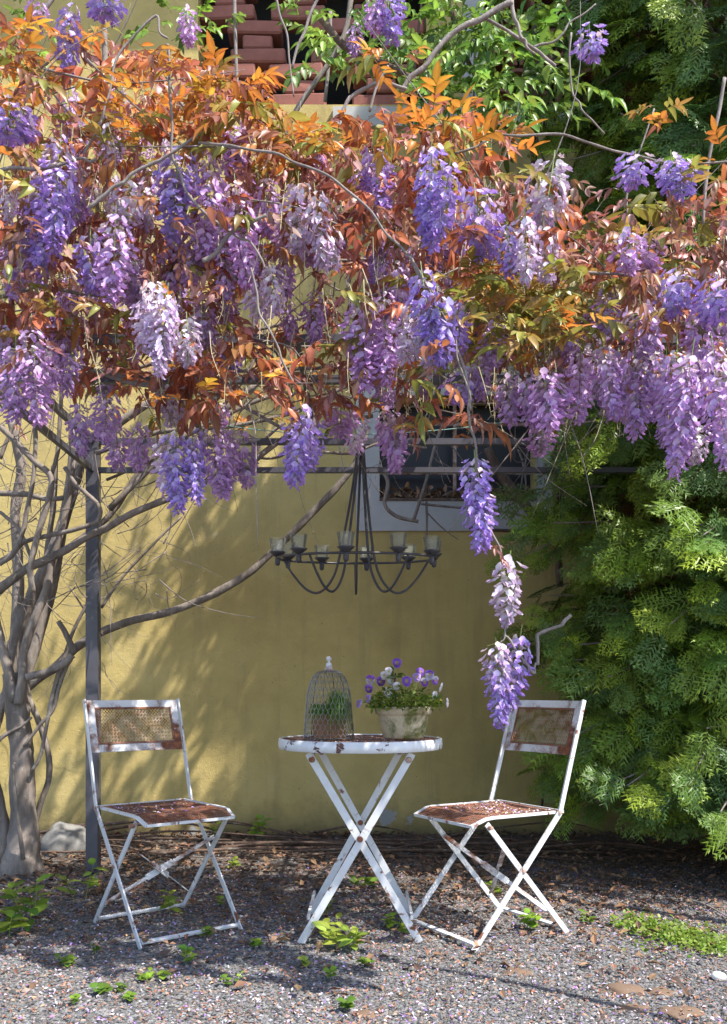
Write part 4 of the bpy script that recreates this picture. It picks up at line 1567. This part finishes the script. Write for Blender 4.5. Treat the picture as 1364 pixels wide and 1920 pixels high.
for j in range(NVv):
    for i in range(NU):
        def hp(u, v):
            r, z = prof(min(.985, max(0, v / NVv)))
            an = 2 * PI * u / NU
            return Vector((r * math.cos(an) * 1.01, r * math.sin(an) * 1.01, z))
        o_ = .5 * (j % 2)
        u = i + o_
        p0_, p1, p2, p3 = hp(u, j), hp(u, j + .45), hp(u + .5, j + 1), hp(u - .5, j + 1)
        for p, q in ((p0_, p1), (p1, p2), (p1, p3)):
            if (p - q).length > 1e-4:
                a.add(*prism(p, q, .0011))
child('wire_mesh', a.mesh('wire_mesh', M['wire']), clo)
V, F = lathe([(.024, .246), (.021, .250), (.015, .258), (.011, .272), (.010, .279), (.004, .282), (.004, .286), (.009, .290), (.0105, .296), (.008, .303), (0, .306)], 16)
a = Acc(); a.add(V, F)
child('finial', a.mesh('finial', M['white_rusty'], True), clo)

pl_ = thing('planter', 'small rusty brown square pots of grassy plant under the wire cloche', 'planter', (cc.x, 3.34, TZ + .001))
for (x, y, w, h) in ((-.028, .0, .030, .090), (.034, .008, .028, .088)):
    a = Acc()
    t = .006
    a.add(*box(x - w, x + w, y - w, y - w + t, 0, h)).add(*box(x - w, x + w, y + w - t, y + w, 0, h)).add(*box(x - w, x - w + t, y - w + t, y + w - t, 0, h)).add(*box(x + w - t, x + w, y - w + t, y + w - t, 0, h))
    a.add(*box(x - w + t, x + w - t, y - w + t, y + w - t, .0, h - .012))
    child('box', a.mesh('box', M['box']), pl_)
lf = Acc()
for i in range(1100):
    kb = random.choice((0, 1, 1, 1))
    bx, by = ((-.028, .0), (.034, .008))[kb]
    ang = random.uniform(0, 6.28)
    r = random.uniform(.02, .085)
    hgt = random.uniform(.035, .105) * random.uniform(.5, 1) if kb else random.uniform(.01, .05)
    p = Vector((bx + random.uniform(-.02, .02), by + random.uniform(-.02, .02), .08))
    d = Vector((math.cos(ang), math.sin(ang), 0))
    q, e = p + d * r * .45 + Vector((0, 0, hgt)), p + d * r + Vector((0, 0, hgt * random.uniform(-1.2, 1.0)))
    if math.hypot(e.x, e.y) > .088:
        e *= .088 / math.hypot(e.x, e.y)
    s = Vector((-d.y, d.x, 0)) * .0011
    c = jit(random.choice([(.14, .30, .06), (.20, .42, .09), (.09, .20, .04)]), .2)
    lf.add(np.array([list(v) for v in (p - s, p + s, q - s, q + s, e)]), [[0, 1, 3], [0, 3, 2], [2, 3, 4]], c)
tag(child('grass_tuft', lf.mesh('grass_tuft', M['weed']), pl_), kind='stuff')

# ================================================================== chandelier
CD = 3.62
cz = at(670, 1047, CD)
chn = thing('chandelier', 'black wrought iron ring chandelier with curved arms hanging from the pergola', 'chandelier', (cz.x, CD, cz.z))
TILT = Matrix.Rotation(R(4.6), 4, 'X')
RR = .322
def tl(v):
    return TILT @ Vector(v)
a = Acc()
a.add(*tube([tl((RR * math.cos(k * PI / 24), RR * math.sin(k * PI / 24), 0)) for k in range(49)], .0052, None, 6, 1))
child('ring', a.mesh('ring', M['iron'], True), chn)
hubz = at(678, 838, CD).z - cz.z
hub = Vector((.015, 0, hubz))
for k in range(5):
    an = R(20 + 72 * k)
    d = Vector((math.cos(an), math.sin(an), 0))
    pts = [hub + d * .010, hub * .55 + d * .035 + Vector((0, 0, 0)), tl(d * .072 + Vector((0, 0, .02))), tl(d * .105 + Vector((0, 0, -.08))), tl(d * .16 + Vector((0, 0, -.135))), tl(d * .215 + Vector((0, 0, -.125))), tl(d * .27 + Vector((0, 0, -.07))), tl(d * (RR - .004) + Vector((0, 0, .0)))]
    a = Acc()
    a.add(*tube(pts, .0058, .0048, 6, 5))
    child('arm', a.mesh('arm', M['iron'], True), chn)
a = Acc()
V, F = lathe([(0, -.01), (.018, -.008), (.020, .0), (.016, .01), (0, .014)], 12)
a.add(V + np.array(hub), F)
child('hub', a.mesh('hub', M['iron'], True), chn)
a = Acc()
zt = 2.16 - cz.z
for i in range(7):
    z0 = hubz + .01 + (zt - hubz - .01) * i / 7
    z1 = hubz + .01 + (zt - hubz - .01) * (i + 1) / 7
    pts = [Vector((hub.x + .007 * math.cos(t) * (1 if i % 2 else 0), .007 * math.cos(t) * (0 if i % 2 else 1), (z0 + z1) / 2 + (z1 - z0) * .62 * math.sin(t))) for t in [k * PI / 5 for k in range(11)]]
    a.add(*tube(pts, .0018, None, 4, 1))
child('chain', a.mesh('chain', M['iron']), chn)
dish = lathe([(0, -.004), (.006, -.004), (.014, .000), (.026, .010), (.034, .017), (.033, .018), (.022, .010), (0, .004)], 20)
stub = lathe([(0, -.034), (.007, -.032), (.0105, -.024), (.011, -.010), (.009, .0)], 14)
tumb_p = [(0, .000), (.0235, .000), (.025, .003), (.0335, .060), (.0338, .062), (.0315, .062), (.0232, .005), (0, .004)]
gl_me = Acc(); gl_me.add(*lathe(tumb_p, 28)); gl_me = gl_me.mesh('tumbler', M['glass'], True)
tl_me = Acc(); tl_me.add(*lathe([(0, .001), (.018, .001), (.0185, .012), (.0175, .012), (.0172, .010), (0, .0095)], 20)); tl_me = tl_me.mesh('cup', M['foil'], True)
wx_me = Acc(); wx_me.add(*lathe([(.0170, .0098), (.010, .0112), (0, .0115)], 16)).add(*prism((0, 0, .011), (.001, 0, .018), .0008)); wx_me = wx_me.mesh('wax', M['wax'], True)
GLAB = ['rightmost of the front glasses', 'front glass second from the right', 'front glass in the middle of the ring', 'front glass second from the left', 'leftmost glass of the ring', 'rear glass at the far left, half hidden', 'rear glass second from the left', 'rear glass in the middle behind an arm', 'rear glass second from the right', 'rear glass peeping out at the far right']
for k in range(10):
    an = R(25 + 36 * k)                                 # front half first: sin > 0 is made the camera side
    p = Vector((RR * math.cos(an), -RR * math.sin(an), 0))
    q = tl(p)
    a = Acc()
    a.add(dish[0] + np.array(q) + np.array([0, 0, .004]), dish[1])
    pn = child('drip_pan', a.mesh('drip_pan', M['iron'], True), chn)
    a = Acc()
    a.add(stub[0] + np.array(q), stub[1])
    child('peg', a.mesh('peg', M['iron'], True), pn)
    g = tag(bpy.data.objects.new('candle_glass', gl_me), 'clear candle tumbler on the chandelier: ' + GLAB[k], 'candle glass', 'candle glasses on the chandelier')
    g.location = Vector(chn.location) + q + Vector((0, 0, .0125))
    COL.objects.link(g)
    if k in (0, 2, 3, 4):
        t = thing('tealight', 'burnt tealight on the chandelier, inside the ' + GLAB[k], 'tealight', Vector(g.location) + Vector((0, 0, .0045)), 'tealights in the chandelier glasses')
        child('cup', tl_me, t)
        child('wax', wx_me, t)

# ================================================================== ground cover and litter
def stone_var():
    s = np.array([[1, 0, 0], [-1, 0, 0], [0, 1, 0], [0, -1, 0], [0, 0, 1], [0, 0, -1]], float) * rng.uniform(.65, 1.25, (6, 1)) + rng.normal(0, .12, (6, 3))
    s[:, 2] *= .6
    return s


OF = np.array([[0, 2, 4], [2, 1, 4], [1, 3, 4], [3, 0, 4], [2, 0, 5], [1, 2, 5], [3, 1, 5], [0, 3, 5]])
N = 72000
D = 2.25 + (5.5 - 2.25) * rng.random(N) ** 1.5
Xp = (rng.random(N) - .5) * 2 * .46 * D
keep = rng.random(N) > np.clip((D - 3.9) / 1.6, 0, .75)
D, Xp = D[keep], Xp[keep]
N = len(D)
size = np.exp(rng.normal(-5.24, .34, N))
svar = np.array([stone_var() for _ in range(12)])
idx = rng.integers(0, 12, N)
ang = rng.random(N) * 6.283
c_, s_ = np.cos(ang), np.sin(ang)
P = svar[idx] * size[:, None, None]
Q = P.copy()
Q[:, :, 0] = P[:, :, 0] * c_[:, None] - P[:, :, 1] * s_[:, None] + Xp[:, None]
Q[:, :, 1] = P[:, :, 0] * s_[:, None] + P[:, :, 1] * c_[:, None] + D[:, None]
Q[:, :, 2] += (size * .25)[:, None]
g = np.clip(rng.normal(.155, .058, N), .04, .36)
tint = np.stack([g * rng.uniform(.95, 1.12, N), g * 1.0, g * rng.uniform(.95, 1.08, N)], 1)
warm = rng.random(N) < .12
tint[warm] *= np.array([1.35, 1.02, .8])
Fs = (OF[None] + (np.arange(N) * 6)[:, None, None]).reshape(-1, 3)
me = build_mesh('gravel', Q.reshape(-1, 3), Fs, np.repeat(np.clip(tint, 0, 1), 6, 0), [M['stone']])
tag(obj('gravel', me), 'loose grey gravel covering the yard', 'gravel', None, 'stuff')


def litter(name, label, n, dist, cols, s0, s1, z1=.012, curl=.5, aspect=.6, xlim=.46):
    a = Acc()
    for i in range(n):
        d, x = dist()
        s = random.uniform(s0, s1)
        V, F = leaflet(s, s * aspect * .5, random.uniform(.1, .9), random.uniform(-curl, curl), 2)
        c = jit(random.choice(cols), .25)
        ang = random.uniform(0, 6.28)
        ax = Vector((math.cos(ang), math.sin(ang), random.uniform(-.2, .3)))
        a.add(*xf((V, F, np.tile(c, (len(V), 1))), mtx((x, d, random.uniform(.004, z1)), ax, Vector((0, 0, 1)) + rvec() * .45)))
    tag(obj(name, a.mesh(name, M['litter'])), label, name.replace('_', ' '), None, 'stuff')


def dist_front():
    d = 2.3 + 2.2 * random.random() ** 1.3
    return d, (random.random() - .5) * 2 * .45 * d


def dist_back():
    d = min(5.5, max(2.6, random.gauss(4.6, .75)))
    return d, (random.random() - .5) * 2 * .46 * d


def dist_mid():
    d = 2.4 + 2.9 * random.random()
    return d, (random.random() - .5) * 2 * .46 * d


def dist_bud():
    d = random.gauss(4.0, .55) if random.random() < .62 else 2.35 + 1.7 * random.random()
    d = max(2.35, min(5.3, d))
    return d, (random.random() - .5) * 2 * .46 * d


litter('fallen_petals', 'fallen lilac wisteria petals scattered scattered on the gravel', 4000, dist_front, [(.52, .40, .70), (.66, .58, .74), (.34, .18, .55), (.62, .50, .55), (.60, .52, .62)], .007, .014)
litter('bud_scales', 'small reddish brown bud scales scattered over the gravel', 13000, dist_bud, [(.30, .13, .08), (.42, .20, .13), (.22, .10, .06), (.48, .30, .20)], .007, .016)
litter('dry_leaves', 'dry brown leaves heaped on the soil along the wall foot', 5200, dist_back, [(.20, .11, .06), (.13, .075, .045), (.28, .16, .09), (.09, .055, .04)], .02, .05, .03)

# petals and rust flakes lying on seats and table
for ch, lab in ((ch1, 'fallen petals lying on the seat of the chair in front of the post'), (ch2, 'thick scatter of fallen petals on the seat of the chair under the hanging raceme')):
    a = Acc()
    m = Matrix.Translation(ch.location) @ Matrix.Rotation(ch.rotation_euler.z, 4, 'Z')
    for i in range(130 if ch is ch1 else 420):
        y = random.uniform(-.12, .17)
        x = random.uniform(-.16, .16)
        if ch is ch1 and random.random() < .5:
            y = random.uniform(.02, .17)
        if ch is ch2 and y < -.02 and random.random() < .6:
            continue
        s = random.uniform(.008, .016)
        V, F = leaflet(s, s * .32, .5, .2, 2)
        c = jit(random.choice([(.66, .55, .70), (.42, .26, .60), (.55, .33, .22), (.74, .66, .66), (.36, .18, .10), (.60, .45, .30)]), .2)
        ang = random.uniform(0, 6.28)
        p = m @ Vector((x, y, .452 - .012 * math.cos(x / .18 * PI / 2) + .004 + random.uniform(0, .006)))
        a.add(*xf((V, F, np.tile(c, (len(V), 1))), mtx(p, (math.cos(ang), math.sin(ang), random.uniform(-.1, .25)), Vector((0, 0, 1)) + rvec() * .4)))
    tag(obj('seat_petals', a.mesh('seat_petals', M['litter'])), lab, 'petals', None, 'stuff')
a = Acc()
for i in range(210):
    ang, r = random.uniform(0, 6.28), .27 * math.sqrt(random.random())
    s = random.uniform(.007, .015)
    V, F = leaflet(s, s * .32, .5, .2, 2)
    c = jit(random.choice([(.50, .38, .68), (.35, .15, .08), (.45, .22, .13), (.28, .11, .07), (.70, .62, .70)]), .2)
    an = random.uniform(0, 6.28)
    a.add(*xf((V, F, np.tile(c, (len(V), 1))), mtx(TB + Vector((math.cos(ang) * r, math.sin(ang) * r, TZ - .006 + random.uniform(0, .004))), (math.cos(an), math.sin(an), .1), Vector((0, 0, 1)) + rvec() * .4)))
tag(obj('table_petals', a.mesh('table_petals', M['litter'])), 'fallen petals and rust flakes lying on the table top', 'petals', None, 'stuff')
a = Acc()
for i in range(420):
    x = random.uniform(W0 + .01, W1 - .01)
    V, F = leaflet(random.uniform(.03, .06), .014, .5, .3, 3)
    c = jit(random.choice([(.24, .14, .08), (.16, .09, .05), (.32, .20, .11)]), .25)
    a.add(*xf((V, F, np.tile(c, (len(V), 1))), mtx((x, WY + random.uniform(.01, .18), Z0 + .01 + random.random() ** 2 * .075), rvec() + Vector((0, 0, .1)), Vector((0, 0, 1)) + rvec())))
tag(obj('sill_leaves', a.mesh('sill_leaves', M['litter'])), 'dry brown leaves piled inside the window recess', 'dry leaves', None, 'stuff')

# dry vine stems lying along the wall foot
for i in range(26):
    x = random.uniform(-1.7, 1.4)
    y = random.uniform(4.75, 5.45)
    l = random.uniform(.7, 1.8)
    z = random.uniform(.01, .07) + (.06 if y > 5.2 else 0)
    pts = [Vector((x - l / 2, y + random.uniform(-.12, .12), max(.01, z * random.uniform(.2, .8)))), Vector((x - l / 6, y + random.uniform(-.05, .05), z)), Vector((x + l / 6, y + random.uniform(-.05, .05), z * random.uniform(.5, 1.2))), Vector((x + l / 2, y + random.uniform(-.16, .1), .012))]
    a = Acc()
    a.add(*tube(pts, random.uniform(.006, .012), random.uniform(.003, .007), 6, 6, .2))
    tag(obj('dry_stem', a.mesh('dry_stem', M['brown'], True)), 'dry brown vine stem lying along the foot of the wall', 'stem', 'dry stems lying along the wall foot')
for (p0, p1, p2, w, lab) in (((1285, 1690), (1330, 1705), (1380, 1735), 6, 'pale bare stick lying on gravel under the conifer'), ((1050, 1665), (1100, 1668), (1150, 1672), 6, 'thin brown stick lying on shaded gravel beyond the right chair')):
    a = Acc()
    P = [gnd(*q) + Vector((0, 0, .012)) for q in (p0, p1, p2)]
    a.add(*tube(P, w / 2 / FPX * P[0].y, .002, 6, 5, .2))
    tag(obj('stick', a.mesh('stick', M['twig'], True)), lab, 'stick')

# pale rock by the trunk
import bmesh
def rock(name, loc, sx, sy, sz, mat, label, cat, group=None, amp=.25, sub=3):
    bm = bmesh.new()
    bmesh.ops.create_icosphere(bm, subdivisions=sub, radius=1)
    sd = random.random() * 50
    for v in bm.verts:
        v.co *= 1 + amp * noise.fractal(v.co * 1.4 + Vector((sd, 0, 0)), 1, 2, 3)
        v.co = Vector((v.co.x * sx, v.co.y * sy, v.co.z * sz))
    me = bpy.data.meshes.new(name)
    bm.to_mesh(me)
    bm.free()
    for p in me.polygons:
        p.use_smooth = True
    me.materials.append(M[mat])
    o = obj(name, me)
    o.location = loc
    return tag(o, label, cat, group)


rock('rock', (gnd(100, 1612).x, 4.95, .03), .145, .11, .135, 'rock', 'pale grey rock at the wall foot beside the wisteria trunk', 'rock')
for (x, y, w, lab) in ((970, 1824, .045, 'small brown soil mound just in front of the right chair foot'), (1165, 1858, .06, 'largest brown soil mound of the cluster on lit gravel'), (1240, 1862, .045, 'brown soil mound beside the pale pebble'), (1190, 1892, .04, 'low brown soil mound, nearest the long thin shadow'), (1275, 1900, .055, 'brown soil mound in the corner, lowest of the cluster'), (690, 1902, .035, 'small brown soil mound alone before the table')):
    g_ = gnd(x, y)
    rock('soil_mound', (g_.x, g_.y, 0), w * 1.1, w * .9, w * .2, 'soil', lab, 'soil mound', 'little soil mounds in the gravel', .5)
g_ = gnd(1348, 1838)
rock('pebble', (g_.x, g_.y, .012), .024, .018, .016, 'wax', 'large pale flat pebble on lit gravel near the soil mounds', 'pebble', None, .12, 2)

# ------------------------------------------------------------------ weeds
LEAFG = [(.16, .27, .03), (.22, .34, .04), (.11, .20, .03), (.28, .36, .06)]


def weed(px, py, n, ll, h, spread, label, group=None, broad=.28, name='seedling', cat='plant'):
    g0 = gnd(px, py)
    t = thing(name, label, cat, g0, group)
    nst = max(1, n // 6)
    st = Acc()
    meshes = [None] * 3
    for k in range(3):
        V, F = leaflet(ll, ll * broad, .18, .25, 5)
        c = jit(random.choice(LEAFG), .15)
        C = np.tile(c, (len(V), 1))
        C[1::3] = np.clip(C[1::3] * 1.2, 0, 1)
        meshes[k] = build_mesh('leaf', V, F, C, [M['weed']], True)
    for s in range(nst):
        an = random.uniform(0, 6.28)
        r = spread * math.sqrt(random.random()) * (0.2 if nst == 1 else 1)
        b = Vector((math.cos(an) * r * .4, math.sin(an) * r * .4, 0))
        hh = h * random.uniform(.6, 1.05)
        top = Vector((math.cos(an) * r, math.sin(an) * r, hh))
        st.add(*tube([b, b.lerp(top, .5) + Vector((0, 0, .01)), top], .0018, .001, 4, 4))
        m = n // nst
        for k in range(m):
            f = .35 + .65 * k / max(1, m - 1)
            p = b.lerp(top, f)
            a2 = an + k * 2.3 + random.uniform(-.3, .3)
            d = Vector((math.cos(a2), math.sin(a2), random.uniform(-.1, .75) if f < 1 else .6))
            child('leaf', meshes[random.randrange(3)], t, mtx(p, d, Vector((0, -.25, 1)) + rvec() * .3, random.uniform(.65, 1.1)))
    child('stem', st.mesh('stem', M['stalk']), t)


weed(60, 1735, 34, .075, .16, .16, 'large leafy green bush of broad seedlings near the wisteria trunk')
weed(150, 1690, 14, .065, .15, .08, 'leafy green seedling with a long stem, between trunk and iron post')
weed(15, 1760, 14, .07, .10, .10, 'broad leafed seedling clump at the picture edge before the trunk')
weed(648, 1778, 36, .062, .09, .10, 'bushy bright green seedling clump under the table')
weed(486, 1580, 14, .07, .17, .05, 'tall green seedling growing up the yellow wall between left chair and table', broad=.34)
weed(400, 1578, 12, .06, .13, .09, 'dark leafed seedling at the wall behind the left chair')
weed(318, 1718, 11, .055, .09, .05, 'yellow green seedling growing under the left chair')
weed(438, 1630, 9, .05, .07, .05, 'small upright seedling behind the front leg of the left chair')
weed(175, 1665, 7, .045, .06, .04, 'small seedling at the foot of the dark iron post')
weed(680, 1665, 12, .055, .06, .07, 'shaded dark green seedling beneath the table behind its legs')
weed(735, 1745, 26, .035, .05, .08, 'low green weed clump beside the right table foot', broad=.4)
weed(985, 1745, 26, .032, .06, .05, 'round leafed clover clump behind the front leg of the right chair', broad=.48)
weed(925, 1680, 9, .05, .05, .05, 'dark green weed under the seat of the right chair')
weed(605, 1718, 12, .03, .08, .05, 'thin weed by the left table foot')
for (x, y, where) in ((140, 1885, 'nearest the picture corner below the left chair'), (205, 1862, 'leaning on a larger tuft before the left chair'), (240, 1880, 'lowest and rightmost of the trio before the left chair'), (180, 1790, 'just outside the front left foot of the left chair'), (130, 1812, 'alone on shaded gravel before the big seedling bush'), (385, 1758, 'before the front stretcher of the left chair'), (290, 1842, 'alone on sunny gravel before the left chair'), (480, 1780, 'midway between the left chair and the table foot'), (345, 1805, 'behind the lone sunny weed before the left chair'), (440, 1852, 'on sunny gravel between left chair and table'), (575, 1815, 'just before the left table foot'), (620, 1840, 'below the bushy clump under the table'), (700, 1812, 'before the table between its front feet'), (415, 1700, 'between the right legs of the left chair'), (650, 1895, 'beside the lone soil mound before the table'), (1095, 1730, 'nearest the rear leg of the right chair'), (1150, 1740, 'at the left tip of the ground cover')):
    weed(x, y, random.choice((10, 14, 18)), random.uniform(.018, .030), .035, .045, 'small low weed ' + where, 'small weeds in the gravel', .48, 'weed', 'weed')
gc = Acc()
for i in range(1500):
    t = random.random()
    x = 1175 + 190 * t + random.gauss(0, 8)
    y = 1735 + 48 * t + random.gauss(0, 10) if random.random() < .9 else random.uniform(1740, 1800)
    p = gnd(x, y) + Vector((0, 0, random.uniform(.004, .028)))
    V, F = leaflet(random.uniform(.010, .019), random.uniform(.005, .008), .1, .1, 3)
    gc.add(*xf((V, F, np.tile(jit(random.choice(LEAFG[:2] + [(.30, .38, .08)]), .25), (len(V), 1))), mtx(p, rvec() + Vector((0, 0, .2)), Vector((0, -.3, 1)) + rvec() * .4)))
tag(obj('ground_cover', gc.mesh('ground_cover', M['weed'])), 'creeping bright green ground cover on the gravel before the conifer', 'ground cover', None, 'stuff')
